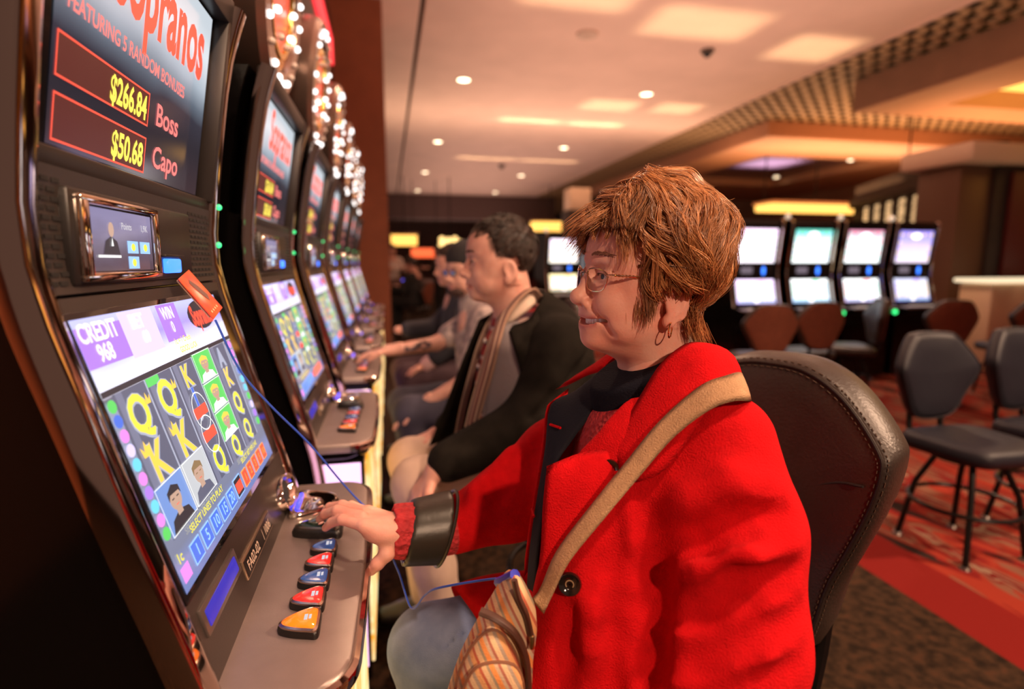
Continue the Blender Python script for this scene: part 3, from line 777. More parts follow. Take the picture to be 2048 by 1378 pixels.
HU = {'pink': ([(0, (1, .9, 1)), (.6, (1, .95, 1)), (1, (1, .72, .95))], [(0, (.6, .35, 1)), (.3, (.95, .9, 1)), (1, (.9, .7, 1))], 1.9, ((1.0, .55, .95), (.75, .45, 1.0))),
      'green': ([(0, (.95, 1, 1)), (.6, (1, 1, 1)), (.78, (.55, .85, .75)), (1, (.10, .45, .35))], [(0, (.25, .45, .85)), (.3, (.95, .98, 1)), (1, (1, 1, 1))], 1.9, ((.05, .70, .30), (.15, .55, .85))),
      'red': ([(0, (.95, 1, 1)), (.6, (1, 1, 1)), (.78, (.95, .7, .75)), (1, (.55, .20, .30))], [(0, (.65, .35, .85)), (.3, (1, .95, .9)), (1, (1, 1, 1))], 1.9, ((.85, .08, .15), (.05, .60, .50))),
      'violet': ([(0, (1, .85, 1)), (.5, (.85, .65, 1)), (.8, (.45, .40, .95)), (1, (.35, .28, .9))], [(0, (.18, .10, .8)), (.3, (.95, .85, 1)), (1, (.75, .75, 1))], 1.3, ((.40, .25, 1.0), (.95, .65, .15)))}
for k, (x, h, lb) in enumerate(((3.90, 'pink', 'video slot machine just right of the woman, screens glowing white and pink'), (4.59, 'green', 'video slot machine with green-framed white screens, second of the right bank'),
                                (5.27, 'red', 'video slot machine with red-framed white screens, third of the right bank'), (5.96, 'violet', 'video slot machine with violet screens, last of the right bank by the pillar'))):
    side_machine(lb, h, loc=(x, 5.5, 0))
side_machine('video slot machine with white and amber screens seen between the man and the woman', 'amber', loc=(2.70, 8.6, 0), rz=R(4)) if HU.update({'amber': ([(0, (1, .9, .75)), (.6, (1, .97, .95)), (1, (1, .8, .95))], [(0, (1, .6, .15)), (.4, (1, .95, .8)), (1, (1, .8, .4))], 2.0, ((1.0, .5, .1), (.9, .4, .9)))}) is None else None
side_machine('violet-screened video slot machine standing right beside the amber-screened one', 'violet', loc=(3.42, 8.75, 0), rz=R(2))

# ================================================================ stools
LEATH = mat('dark_leather', (.030, .020, .016), .42, bump=.25, bscale=180, var=.25, vscale=8)
NAVYL = mat('blue_black_leather', (.012, .012, .019), .5, spec=.3, bump=.15, bscale=180)
FABR = mat('rust_woven_back', (.17, .045, .02), .85, bump=.5, bscale=420, var=.2, vscale=40)
LEGM = mat('black_steel', (.010, .009, .009), .35, .6)
BACKO = smooth_poly([(-.10, .03), (.10, .03), (.185, .16), (.238, .27), (.225, .33), (.15, .43), (.09, .462), (-.09, .462), (-.15, .43), (-.225, .33), (-.238, .27), (-.185, .16)], 5)
def make_stool(label, group, front=LEATH, rear=FABR, seatz=.56):
    t = thing('swivel_stool', label, 'stool', (0, 0, 0), 0, group)        # faces local +y; back at -y
    so = smooth_poly([(-.20, -.19), (.20, -.19), (.23, 0), (.20, .20), (.10, .235), (-.10, .235), (-.20, .20), (-.23, 0)], 5)
    mb = MB()
    cushion(mb, so, ((.80, -.075), (.95, -.07), (1.0, -.045), (1.0, -.02), (.95, 0), (.8, .012), (.4, .004), (.02, 0)), lambda x, y, d: (x, y, seatz + d))
    mb.build('seat', front, t, 60)
    MB().lathe([(.001, seatz - .10), (.16, seatz - .10), (.16, seatz - .07), (.001, seatz - .07)], 20).build('swivel_plate', LEGM, t)
    def bend(x, y, d): return (x, -.235 - .10 * y + 1.15 * x * x * .9 + d, seatz + .02 + y)
    mb = MB()
    cushion(mb, BACKO, ((.86, -.030), (.97, -.028), (1.0, -.008), (1.0, .012), (.955, .030), (.84, .042), (.5, .046), (.02, .048)), bend, (0, .25))
    mb.build('backrest', front, t, 60)
    mb = MB()
    cushion(mb, BACKO, ((.93, -.027), (.93, -.036), (.90, -.040), (.4, -.041), (.02, -.041)), bend, (0, .25))
    mb.build('back_panel', rear, t, 60)
    MB().tube([bend(p.x * .985, .25 + (p.y - .25) * .985, .024) for p in BACKO], .0045, 6, True).build('piping', front, t)
    for s in (-1, 1):
        MB().tube([(s * .10, -.10, seatz - .075), (s * .10, -.22, seatz - .06), (s * .10, -.245, seatz + .0), (s * .10, -.25, seatz + .12)], .014, 8).build('back_bracket', LEGM, t)
    for a in range(4):
        q = math.pi / 4 + a * math.pi / 2
        l = MB().tube([(.12 * math.cos(q), .12 * math.sin(q), seatz - .09), (.20 * math.cos(q), .20 * math.sin(q), .30), (.25 * math.cos(q), .25 * math.sin(q), .012)], .0135, 8).build('leg', LEGM, t)
        MB().lathe([(.001, .014), (.020, .014), (.026, .0), (.001, 0)], 14, Matrix.Translation((.25 * math.cos(q), .25 * math.sin(q), 0))).build('foot_cap', mat('steel_cap', (.30, .26, .24), .3, 1), l)
    MB().tube([(.225 * math.cos(a), .225 * math.sin(a), .235) for a in [2 * math.pi * i / 32 for i in range(32)]], .011, 8, True).build('foot_ring', LEGM, t)
    return t
st = make_stool('stool with rust woven back nearest the woman, facing the right bank', 'stools with rust backs facing the right bank')
def put(o, x, y, rz, label=None, group=None, s=.93):
    o.location = (x, y, 0); o.rotation_euler = (0, 0, R(rz)); o.scale = (s, s, s)
    if label: o['label'] = label
    if group: o['group'] = group
    return o
put(st, 3.06, 4.15, -14)
GR = 'stools with rust backs facing the right bank'
put(copy_tree(st), 3.62, 4.30, -6, 'stool with rust woven back, second in line before the right bank', GR)
put(copy_tree(st), 5.02, 4.25, -20, 'stool with rust woven back before the violet-screened machine', GR)
put(copy_tree(st), 5.85, 4.2, -8, 'stool with rust woven back cut by the right edge of the picture', GR)
put(copy_tree(st), 4.25, 4.45, 62, 'stool turned sideways between the second and third rust-backed stools', GR)
dk = make_stool('dark leather stool in the right aisle, standing clear with its seat towards the camera', 'dark stools in the right aisle', NAVYL, NAVYL)
put(dk, 2.54, 1.93, 180)
put(copy_tree(dk), 3.14, 1.98, 183, 'dark leather stool at the right edge of the picture beyond the first dark stool', 'dark stools in the right aisle')

# ================================================================ lit lattice wall, pillar and counter on the right
wd = Vector((1.5, 3.2, 0)).normalized(); wn = Vector((-wd.y, wd.x, 0))
Mw = frame((8.85, 7.15, 0), wd, (0, 0, 1), Vector((0, 0, 1)).cross(wd))
bw = thing('lattice_wall', 'dark wall with a row of tall glowing lattice panels, right background', 'partition wall', (8.85, 7.15, 0))
O2 = Vector((8.85, 7.15, 0))
MB(O2).span((-.1, 0, -.35), (5.2, 3.1, -.06), Mw).build('wall', DARK, bw)
PANELG = glow('lattice_glow', (.95, .56, .26), .85)
for k in range(7):
    x0 = .42 + k * .60
    f = MB(O2).span((x0, 1.30, -.06), (x0 + .46, 2.55, -.04), Mw, .006).build('lit_panel', PANELG, bw)
    g = MB(O2)
    rnd = random.Random(k)
    for q in range(5):
        yy = 1.34 + q * .25; a = rnd.uniform(-.05, .05)
        g.tube([Mw @ Vector((x0 + .02, yy + a, -.035)), Mw @ Vector((x0 + .23, yy + .10 - a, -.03)), Mw @ Vector((x0 + .44, yy + .16, -.035))], .008, 6)
        g.tube([Mw @ Vector((x0 + .44, yy - a, -.035)), Mw @ Vector((x0 + .2, yy + .08 + a, -.03)), Mw @ Vector((x0 + .02, yy + .18, -.035))], .008, 6)
    g.build('branch_lattice', mat('dark_bronze_bar', (.10, .06, .03), .5, .5), f, 40, 'stuff')
    MB(O2).span((x0 - .13, 0, -.06), (x0 - .01, 2.75, .04), Mw, .01).build('mullion', DARK, bw)
MB(O2).span((-.1, 2.58, -.06), (5.2, 2.80, .06), Mw, .01).build('header', DARK, bw)
pil = thing('pillar', 'broad bronze and black pillar with a cream cap at the right edge', 'pillar', (8.9, 6.3, 0))
PO = Vector((8.9, 6.3, 0))
MB(PO).span((7.75, 6.45, 0), (8.30, 7.1, 2.62), None, .01).build('shaft', mat('bronze_shaft', (.16, .085, .05), .45, .3), pil)
MB(PO).span((8.30, 6.40, 0), (9.6, 7.0, 2.62), None, .01).build('dark_shaft', DARK, pil)
MB(PO).span((8.52, 6.33, 1.0), (9.6, 6.39, 2.55), None, .01).build('red_panel', mat('oxblood_panel', (.10, .012, .010), .5), pil)
MB(PO).span((7.6, 6.2, 2.64), (10.6, 7.3, 2.90), None, .04).build('cap', mat('cream_cap', (.80, .60, .42), .6), pil)
ct = thing('counter', 'pale half-height counter lit from its rim at the right edge', 'counter', (8.7, 5.4, 0))
CO = Vector((8.7, 5.4, 0))
MB(CO).span((6.95, 5.25, 0), (9.4, 5.65, 1.05), None, .02).build('front', mat('cream_front', (.66, .46, .30), .6), ct)
MB(CO).span((6.90, 5.2, 1.06), (9.4, 5.7, 1.11), None, .02).build('rim_light', glow('cream_rim', (1.0, .78, .50), 1.1), ct)
# amber light boxes deeper in the hall
def amber_box(loc, size, label, m=None):
    t = thing('amber_light_box', label, 'light box', loc, 0, 'amber light boxes in the hall')
    MB().box((0, 0, size[2] / 2), size, None, .03).build('diffuser', m or AMBER, t)
    MB().box((0, 0, size[2] + .04), (size[0] + .1, size[1] + .1, .08), None, .01).build('frame', BROWN, t)
    MB().tube([(0, 0, size[2] + .08), (0, 0, CEIL - loc[2])], .02, 6).build('hanger', LEGM, t)
amber_box((13.0, 15.4, 2.85), (3.6, .8, .20), 'long hanging amber light box above the right bank of machines')
amber_box((11.8, 16.2, 2.28), (3.4, .6, .12), 'lower amber light box just above the second machine of the right bank')
amber_box((12.0, 11.3, 2.92), (.9, .9, .24), 'short amber light box over the lattice wall')
amber_box((7.4, 25.5, 2.75), (1.7, .6, .40), 'amber light box between the man and the dark post')
post = thing('square_post', 'dark square post with a cream top behind the woman\'s forehead', 'post', (5.2, 15.4, 0))
MB((5.2, 15.4, 0)).span((4.95, 15.15, 0), (5.65, 15.85, 2.75), None, .02).build('shaft', DARK, post)
MB((5.2, 15.4, 0)).span((5.0, 15.2, 2.75), (5.6, 15.8, 3.35), None, .02).build('cream_top', mat('cream_cap'), post)
# ---------------------------------------------------------------- far pit: header, signs, chandelier, gaming table
hd = tag(MB().span((-2, 30, 3.55), (9, 30.6, 4.78)).build('header_beam', mat('dusky_header', (.10, .055, .05), .7), None, 0), 'dark header beam across the far end of the hall', 'beam')
amber_box((.70, 24.0, 2.0), (1.05, .4, .42), 'wide amber light box at the far end beside the rust column')
t = thing('red_sign', 'glowing orange-red sign board above the far gaming tables', 'sign', (1.62, 25, 1.52))
MB().span((-.60, -.05, 0), (.60, .05, .38), None, .04).build('lit_face', glow('orange_red_sign', (1.0, .13, .04), 1.5), t)
MB().span((-.66, .05, -.04), (.66, .12, .42), None, .02).build('backing', DARK, t)
for q in (-.5, .5): MB().tube([(q, .085, .42), (q, .085, 3.3)], .015, 6).build('hanging_rod', LEGM, t)
t = thing('chandelier', 'cluster of round amber globes hanging at the far end', 'chandelier', (2.6, 24, 2.0))
rnd = random.Random(3)
for k in range(7):
    a = 2 * math.pi * k / 7
    MB().sphere((.38 * math.cos(a), .3 * math.sin(a), .14 + .14 * math.sin(a * 2)), .13, 8).build('globe', glow('amber_globe', (1.0, .62, .22), 2.2), t)
MB().tube([(0, 0, .1), (0, 0, 2.8)], .02, 6).build('stem', LEGM, t)
MB().tube([(.38 * math.cos(a), .3 * math.sin(a), .25) for a in [2 * math.pi * i / 20 for i in range(20)]], .015, 6, True).build('hoop', LEGM, t)
def video_panel(x, y, z, w, h, label, m):
    t = thing('video_screen', label, 'screen', (x, y, z), R(10), 'small lit screens in the far pit')
    MB().span((-w / 2, 0, 0), (w / 2, .03, h), None, .01).build('face', m, t)
    MB().span((-w / 2 - .03, .03, -.03), (w / 2 + .03, .08, h + .03), None, .01).build('housing', RUBBER, t)
    MB().tube([(0, .06, 0), (0, .06, -z)], .025, 6).build('stand', LEGM, t)
video_panel(1.55, 15.5, 1.05, .38, .26, 'small pale green lit screen in the far pit', glow('mint_screen', (.75, 1.0, .85), 2.0))
video_panel(1.75, 12.0, 1.02, .20, .48, 'small tall white lit screen in the far pit beside the dark-haired player', WHITE())
t = thing('gaming_table', 'half-round green gaming table beyond the rust column', 'gaming table', (-.05, 11.6, 0))
pl = [(-.2, -.9)] + [(.9 * math.cos(a), .9 * math.sin(a)) for a in [-math.pi / 2 + math.pi * i / 16 for i in range(17)]] + [(-.2, .9)]
MB().prism(pl, .82, .90, 'z').build('table_top', mat('green_felt', (.02, .14, .08), .9), t)
MB().tube([(x * 1.02, y * 1.02, .90) for x, y in pl[1:-1]], .06, 8).build('arm_rest', mat('maroon_leather', (.06, .015, .01), .5), t)
MB().span((-.2, -.45, 0), (.35, .45, .82), None, .03).build('pedestal', DARK, t)
MB().sphere((.35, -.72, .94), .05, 8).build('blue_lamp', glow('blue_dot', (.12, .12, 1.0), 2.5), t)
# ================================================================ organic modelling: smooth-blended distance fields meshed with surface nets
def np_mesh(name, V, F, smooth=True):
    me = bpy.data.meshes.new(name)
    F = np.asarray(F, dtype=np.int32); k = F.shape[1]
    me.vertices.add(len(V)); me.vertices.foreach_set('co', np.asarray(V, dtype=np.float32).ravel())
    me.loops.add(F.size); me.loops.foreach_set('vertex_index', F.ravel())
    me.polygons.add(len(F)); me.polygons.foreach_set('loop_start', np.arange(0, F.size, k, dtype=np.int32))
    me.update(calc_edges=True)
    if smooth: me.shade_smooth()
    return me
class Sdf:
    def __init__(s, lo, hi, h):
        s.lo = np.array(lo, float); s.h = h
        s.n = np.ceil((np.array(hi) - s.lo) / h).astype(int) + 1
        s.ax = [s.lo[i] + h * np.arange(s.n[i]) for i in range(3)]
        s.F = np.full(s.n, .3, np.float32)
    def _sub(s, lo, hi):
        a = np.clip(np.floor((np.array(lo) - s.lo) / s.h).astype(int), 0, s.n); b = np.clip(np.ceil((np.array(hi) - s.lo) / s.h).astype(int) + 1, 0, s.n)
        sl = tuple(slice(a[i], b[i]) for i in range(3))
        g = [s.ax[i][sl[i]].astype(np.float32) for i in range(3)]
        return sl, (g[0][:, None, None], g[1][None, :, None], g[2][None, None, :])
    def _put(s, sl, d, k, sub):
        f = s.F[sl]
        if f.size == 0: return
        if sub:
            d = -d
            h = np.clip(.5 - .5 * (f - d) / k, 0, 1); s.F[sl] = f + (d - f) * h + k * h * (1 - h)
        else:
            h = np.clip(.5 + .5 * (f - d) / k, 0, 1); s.F[sl] = f + (d - f) * h - k * h * (1 - h)
    def ell(s, c, r, k=.01, sub=False, rot=None):
        c = np.array(c, float); r = np.array(r, float) if not np.isscalar(r) else np.array([r] * 3, float)
        m = (r.max() if rot is not None else r) + k + 3 * s.h
        sl, (X, Y, Z) = s._sub(c - m, c + m)
        X = X - c[0]; Y = Y - c[1]; Z = Z - c[2]
        if rot is not None:
            Q = np.array(Matrix.Rotation(R(rot[1]), 3, rot[0]).transposed())
            X, Y, Z = (Q[i, 0] * X + Q[i, 1] * Y + Q[i, 2] * Z for i in range(3))
        k0 = np.sqrt((X / r[0]) ** 2 + (Y / r[1]) ** 2 + (Z / r[2]) ** 2) + 1e-6
        k1 = np.sqrt((X / r[0] ** 2) ** 2 + (Y / r[1] ** 2) ** 2 + (Z / r[2] ** 2) ** 2) + 1e-6
        s._put(sl, k0 * (k0 - 1) / k1, k, sub); return s
    def cap(s, a, b, ra, rb=None, k=.01, sub=False):
        rb = ra if rb is None else rb
        a = np.array(a, float); b = np.array(b, float); m = max(ra, rb) + k + 3 * s.h
        sl, (X, Y, Z) = s._sub(np.minimum(a, b) - m, np.maximum(a, b) + m)
        e = b - a; L = e @ e
        t = np.clip(((X - a[0]) * e[0] + (Y - a[1]) * e[1] + (Z - a[2]) * e[2]) / L, 0, 1)
        d = np.sqrt((X - a[0] - t * e[0]) ** 2 + (Y - a[1] - t * e[1]) ** 2 + (Z - a[2] - t * e[2]) ** 2) - (ra + (rb - ra) * t)
        s._put(sl, d, k, sub); return s
    def chain(s, pts, rs, k=.01, sub=False):
        for i in range(len(pts) - 1): s.cap(pts[i], pts[i + 1], rs[i], rs[i + 1], k, sub)
        return s
    def plane(s, p, n, k=.01):
        """cut away the side the normal points to"""
        p = np.array(p, float); n = np.array(n, float); n /= np.linalg.norm(n)
        sl, (X, Y, Z) = s._sub(s.lo, s.lo + s.h * s.n)
        d = (X - p[0]) * n[0] + (Y - p[1]) * n[1] + (Z - p[2]) * n[2]
        s._put(sl, -d, k, True); return s
    def net(s):
        F = s.F; F = F.copy()
        F[0] = F[-1] = .01; F[:, 0] = F[:, -1] = .01; F[:, :, 0] = F[:, :, -1] = .01
        I = F < 0
        c = [F[a:F.shape[0] - 1 + a, b:F.shape[1] - 1 + b, d:F.shape[2] - 1 + d] for a in (0, 1) for b in (0, 1) for d in (0, 1)]
        ins = sum((q < 0).astype(np.int8) for q in c)
        act = (ins > 0) & (ins < 8)
        idx = np.argwhere(act)
        vid = np.full(act.shape, -1, np.int32); vid[act] = np.arange(len(idx))
        cv = np.stack([q[act] for q in c], 1)
        P = np.array([(a, b, d) for a in (0, 1) for b in (0, 1) for d in (0, 1)], float)
        acc = np.zeros((len(idx), 3)); cnt = np.zeros(len(idx))
        for i in range(8):
            for j in range(i + 1, 8):
                if np.abs(P[i] - P[j]).sum() == 1:
                    v0 = cv[:, i]; v1 = cv[:, j]; x = (v0 < 0) != (v1 < 0)
                    t = np.where(x, v0 / (v0 - v1 + 1e-12), 0)
                    acc += np.where(x[:, None], P[i] + (P[j] - P[i]) * t[:, None], 0); cnt += x
        V = s.lo + (idx + acc / cnt[:, None]) * s.h
        Q = []
        for axis in range(3):
            o = [k for k in range(3) if k != axis]
            A = I.take(range(0, I.shape[axis] - 1), axis); B = I.take(range(1, I.shape[axis]), axis)
            e = np.argwhere(A != B)
            if len(e) == 0: continue
            e = e[(e[:, o[0]] > 0) & (e[:, o[1]] > 0) & (e[:, o[0]] < act.shape[o[0]]) & (e[:, o[1]] < act.shape[o[1]])]
            flip = A[tuple(e.T)]
            def at(d0, d1):
                q = e.copy(); q[:, o[0]] -= d0; q[:, o[1]] -= d1
                return vid[tuple(q.T)]
            quad = np.stack([at(0, 0), at(1, 0), at(1, 1), at(0, 1)], 1)
            if axis == 1: flip = ~flip
            quad[~flip] = quad[~flip][:, ::-1]
            Q.append(quad)
        Q = np.concatenate(Q); Q = Q[(Q >= 0).all(1)]
        return V, Q
def smooth_net(V, Q, it=2, lam=.5):
    """light Laplacian smoothing"""
    E = np.concatenate([Q[:, [0, 1]], Q[:, [1, 2]], Q[:, [2, 3]], Q[:, [3, 0]]])
    for _ in range(it):
        S = np.zeros_like(V); C = np.zeros(len(V))
        for a, b in ((0, 1), (1, 0)):
            for k in range(3): S[:, k] += np.bincount(E[:, a], V[E[:, b], k], len(V))
            C += np.bincount(E[:, a], minlength=len(V))
        V = V + lam * (S / np.maximum(C, 1)[:, None] - V)
    return V
def xform(V, M):
    A = np.array(M)
    return V @ A[:3, :3].T + A[:3, 3]
def organic(name, sd, m, parent=None, M=None, it=1, kind=None):
    V, Q = sd.net(); V = smooth_net(V, Q, it)
    if M is not None: V = xform(V, M)
    return link(name, np_mesh(name, V, Q), m, parent, kind)
def attr(me, name, vals):
    a = me.attributes.new(name, 'FLOAT', 'POINT'); a.data.foreach_set('value', np.asarray(vals, np.float32))

# ---------------------------------------------------------------- skin, hair and cloth materials
def skin_mat(name, base, red, lip):
    m = bpy.data.materials.new(name); n, l = nodes_of(m); b = n['Principled BSDF']
    b.inputs['Roughness'].default_value = .48; b.inputs['Specular IOR Level'].default_value = .4
    b.inputs['Subsurface Weight'].default_value = .18; b.inputs['Subsurface Radius'].default_value = (.009, .003, .0015); b.inputs['Subsurface Scale'].default_value = 1.0
    tc = n.new('ShaderNodeTexCoord'); t = n.new('ShaderNodeTexNoise'); t.inputs['Scale'].default_value = 28; t.inputs['Detail'].default_value = 4
    l.new(tc.outputs['Object'], t.inputs['Vector'])
    r = n.new('ShaderNodeValToRGB'); r.color_ramp.elements[0].position = .35; r.color_ramp.elements[0].color = (*base, 1); r.color_ramp.elements[1].position = .7; r.color_ramp.elements[1].color = (*red, 1)
    l.new(t.outputs['Fac'], r.inputs[0])
    a = n.new('ShaderNodeAttribute'); a.attribute_name = 'lip'
    mx = n.new('ShaderNodeMix'); mx.data_type = 'RGBA'; l.new(a.outputs['Fac'], mx.inputs[0]); l.new(r.outputs[0], mx.inputs[6]); mx.inputs[7].default_value = (*lip, 1)
    l.new(mx.outputs[2], b.inputs['Base Color'])
    t2 = n.new('ShaderNodeTexNoise'); t2.inputs['Scale'].default_value = 260; t2.inputs['Detail'].default_value = 3; l.new(tc.outputs['Object'], t2.inputs['Vector'])
    bp = n.new('ShaderNodeBump'); bp.inputs['Strength'].default_value = .22; bp.inputs['Distance'].default_value = .002
    l.new(t2.outputs['Fac'], bp.inputs['Height']); l.new(bp.outputs[0], b.inputs['Normal'])
    return m
def hair_mat(name, dark, light, rough=.38):
    m = bpy.data.materials.new(name); n, l = nodes_of(m); b = n['Principled BSDF']
    b.inputs['Roughness'].default_value = rough; b.inputs['Specular IOR Level'].default_value = .6
    a = n.new('ShaderNodeAttribute'); a.attribute_name = 'tint'
    r = n.new('ShaderNodeValToRGB'); r.color_ramp.elements[0].color = (*dark, 1); r.color_ramp.elements[1].color = (*light, 1)
    l.new(a.outputs['Fac'], r.inputs[0]); l.new(r.outputs[0], b.inputs['Base Color'])
    return m
SKIN_W = skin_mat('skin_fair', (.78, .42, .33), (.76, .33, .25), (.50, .13, .12))
SKIN_M = skin_mat('skin_light', (.62, .34, .27), (.56, .26, .20), (.45, .15, .13))
EYEW = mat('eye_white', (.75, .68, .64), .15); IRIS = mat('iris', (.05, .07, .10), .1); TOOTH = mat('teeth', (.80, .78, .76), .15)

def head_sdf(male=False, smile=True, h=.0021):
    s = Sdf((-.13, -.105, -.235), (.14, .105, .14), h)
    s.ell((-.012, 0, .033), (.096, .076, .088), .02)
    s.ell((.040, 0, .040), (.046, .060, .052), .03)
    s.ell((.030, 0, -.025), (.060, .060, .085), .03)
    s.ell((.024, 0, -.066), (.060, .053 if not male else .060, .042), .025)
    s.ell((.074, 0, -.098), (.021, .025, .020), .020)                                   # chin
    for q in (-1, 1):
        s.ell((.052, q * .036, -.046), (.031, .026, .032), .02)                           # cheek
        s.ell((.036, q * .044, -.074), (.034, .017, .024), .02)                            # jowl
        s.ell((.020, q * .060, -.010), (.030, .013, .030), .025)                           # cheek bone
        s.cap((.080, q * .014, .021), (.062, q * .048, .020), .0105, .008, .012)           # brow
    for q in (-1, 1):
        s.ell((.093, q * .030, .001), (.019, .019, .0125), .012, True)                     # socket
    s.chain([(.083, 0, .010), (.092, 0, -.012), (.104, 0, -.034)], [.0085, .0088, .0105], .010)
    s.ell((.107, 0, -.0360), (.0128, .0140, .0122), .008)
    for q in (-1, 1):
        s.ell((.0955, q * .0150, -.0405), (.0125, .0085, .0098), .004)
        s.ell((.1005, q * .0075, -.0475), (.0055, .0036, .0040), .003, True)               # nostril
    s.ell((.080, 0, -.060), (.018, .030, .018), .015)                                      # upper lip mound
    s.ell((.081, 0, -.080), (.014, .026, .015), .012)
    if smile:
        s.cap((.0905, -.012, -.0655), (.0905, .012, -.0655), .0052, .0052, .005); 
        for q in (-1, 1): s.cap((.0905, q * .010, -.0655), (.076, q * .030, -.0645), .0050, .0030, .004)
        s.cap((.0870, -.010, -.0825), (.0870, .010, -.0825), .0066, .0066, .006)
        for q in (-1, 1): s.cap((.0870, q * .010, -.0825), (.076, q * .030, -.0690), .0060, .0035, .005)
        for k in range(7):
            a = -1 + k / 3
            s.ell((.0920 - .018 * a * a, a * .028, -.0735 + .0055 * a * a), (.012, .008, .0052 * (1 - .45 * a * a)), .003, True)
        for q in (-1, 1):
            s.cap((.098, q * .020, -.040), (.080, q * .039, -.064), .0034, .0024, .010, True)   # smile fold
            s.cap((.079, q * .041, -.066), (.066, q * .047, -.086), .0014, .0008, .014, True)
            s.ell((.068, q * .036, -.040), (.020, .017, .017), .016)
        aa = [-1 + k / 5 for k in range(11)]
        for dx in (.0, .006, .012, .018):
            s.chain([(.0905 + dx - .015 * a * a, a * .029, -.0738 + .0062 * a * a) for a in aa], [.0046 * (1 - .6 * a * a) for a in aa], .0015, True)
    else:
        s.cap((.0960, -.010, -.0665), (.0960, .010, -.0665), .0055, .0055, .006)
        s.cap((.0935, -.010, -.0785), (.0935, .010, -.0785), .0062, .0062, .006)
        for q in (-1, 1): s.cap((.094, q * .010, -.072), (.082, q * .024, -.073), .007, .004, .006)
        for k in range(5):
            a = -1 + k / 2
            s.ell((.101 - .012 * a * a, a * .020, -.0722), (.008, .007, .0014), .0015, True)
    for q in (-1, 1):                                                                       # lids
        s.ell((.0735, q * .0315, .001), (.0140, .0165, .0125), .006)
        s.ell((.0865, q * .0325, -.0010), (.0085, .0132, .0040 if smile else .0034), .0015, True)
        s.cap((.088, q * .020, .0085), (.074, q * .047, .0070), .0016, .0012, .003, True)
        s.cap((.083, q * .019, -.012), (.068, q * .044, -.013), .004, .003, .008)            # under-eye bag
    for q in (-1, 1):                                                                       # ears
        s.ell((-.020, q * .076, -.030), (.021, .0065, .031), .006, rot=('Y', 12))
        s.ell((-.016, q * .083, -.030), (.012, .0060, .020), .005, True)
        s.ell((-.011, q * .074, -.060), (.010, .0060, .011), .006)
    s.cap((-.028, 0, -.070), (-.050, 0, -.230), .056 if not male else .062, .060 if not male else .066, .03)
    s.ell((.014, 0, -.104), (.046, .036, .024), .03)
    return s
def lip_mask(V, smile):
    if smile:
        a = V[:, 1] / .030
        up = np.exp(-(((V[:, 2] + .0668 - .003 * a * a) / .0042) ** 2)); lo = np.exp(-(((V[:, 2] + .0815 - .009 * a * a) / .0050) ** 2))
    else:
        up = np.exp(-(((V[:, 2] + .067) / .005) ** 2)); lo = np.exp(-(((V[:, 2] + .078) / .0055) ** 2))
    return np.clip((up + lo) * (V[:, 0] > .073) * (np.abs(V[:, 1]) < .030), 0, 1) * .75
def eyes(M, parent, smile=True):
    for q in (-1, 1):
        e = MB().sphere((.0725, q * .0315, -.0005), .0122, 9, M).build('eyeball', EYEW, parent)
        MB().sphere((.0817, q * .0318, -.0008), (.0038, .0056, .0056), 8, M).build('iris', IRIS, e)
        mb = MB()
        for k in range(14):
            t = -1 + k / 6.5; b = Vector((.0870 - .0055 * t * t - .001 * q * t, q * .0325 + t * .0128, -.0008 + .0042 * (1 - t * t)))
            mb.tube([b, b + Vector((.0035, t * .0016, .0006))], [.0005, .0002], 4, M=M)
        mb.build('eyelashes', mat('dark_lash', (.05, .025, .02), .7), e, 60, 'stuff')
def brow_hairs(M, parent, m, lift=0):
    rnd = random.Random(5); mb = MB()
    for q in (-1, 1):
        for k in range(46):
            t = k / 45; b = Vector((.0968 - .027 * t * t, q * (.014 + .034 * t), .0275 + .006 * math.sin(.5 + t * 2.4) - .004 * t + rnd.uniform(-.002, .002) + lift))
            mb.tube([b, b + Vector((-.001, q * .005, .0022)), b + Vector((-.005, q * .010, .0012))], [.0008, .0007, .0003], 4, M=M)
    return mb.build('eyebrows', m, parent, 60, 'stuff')

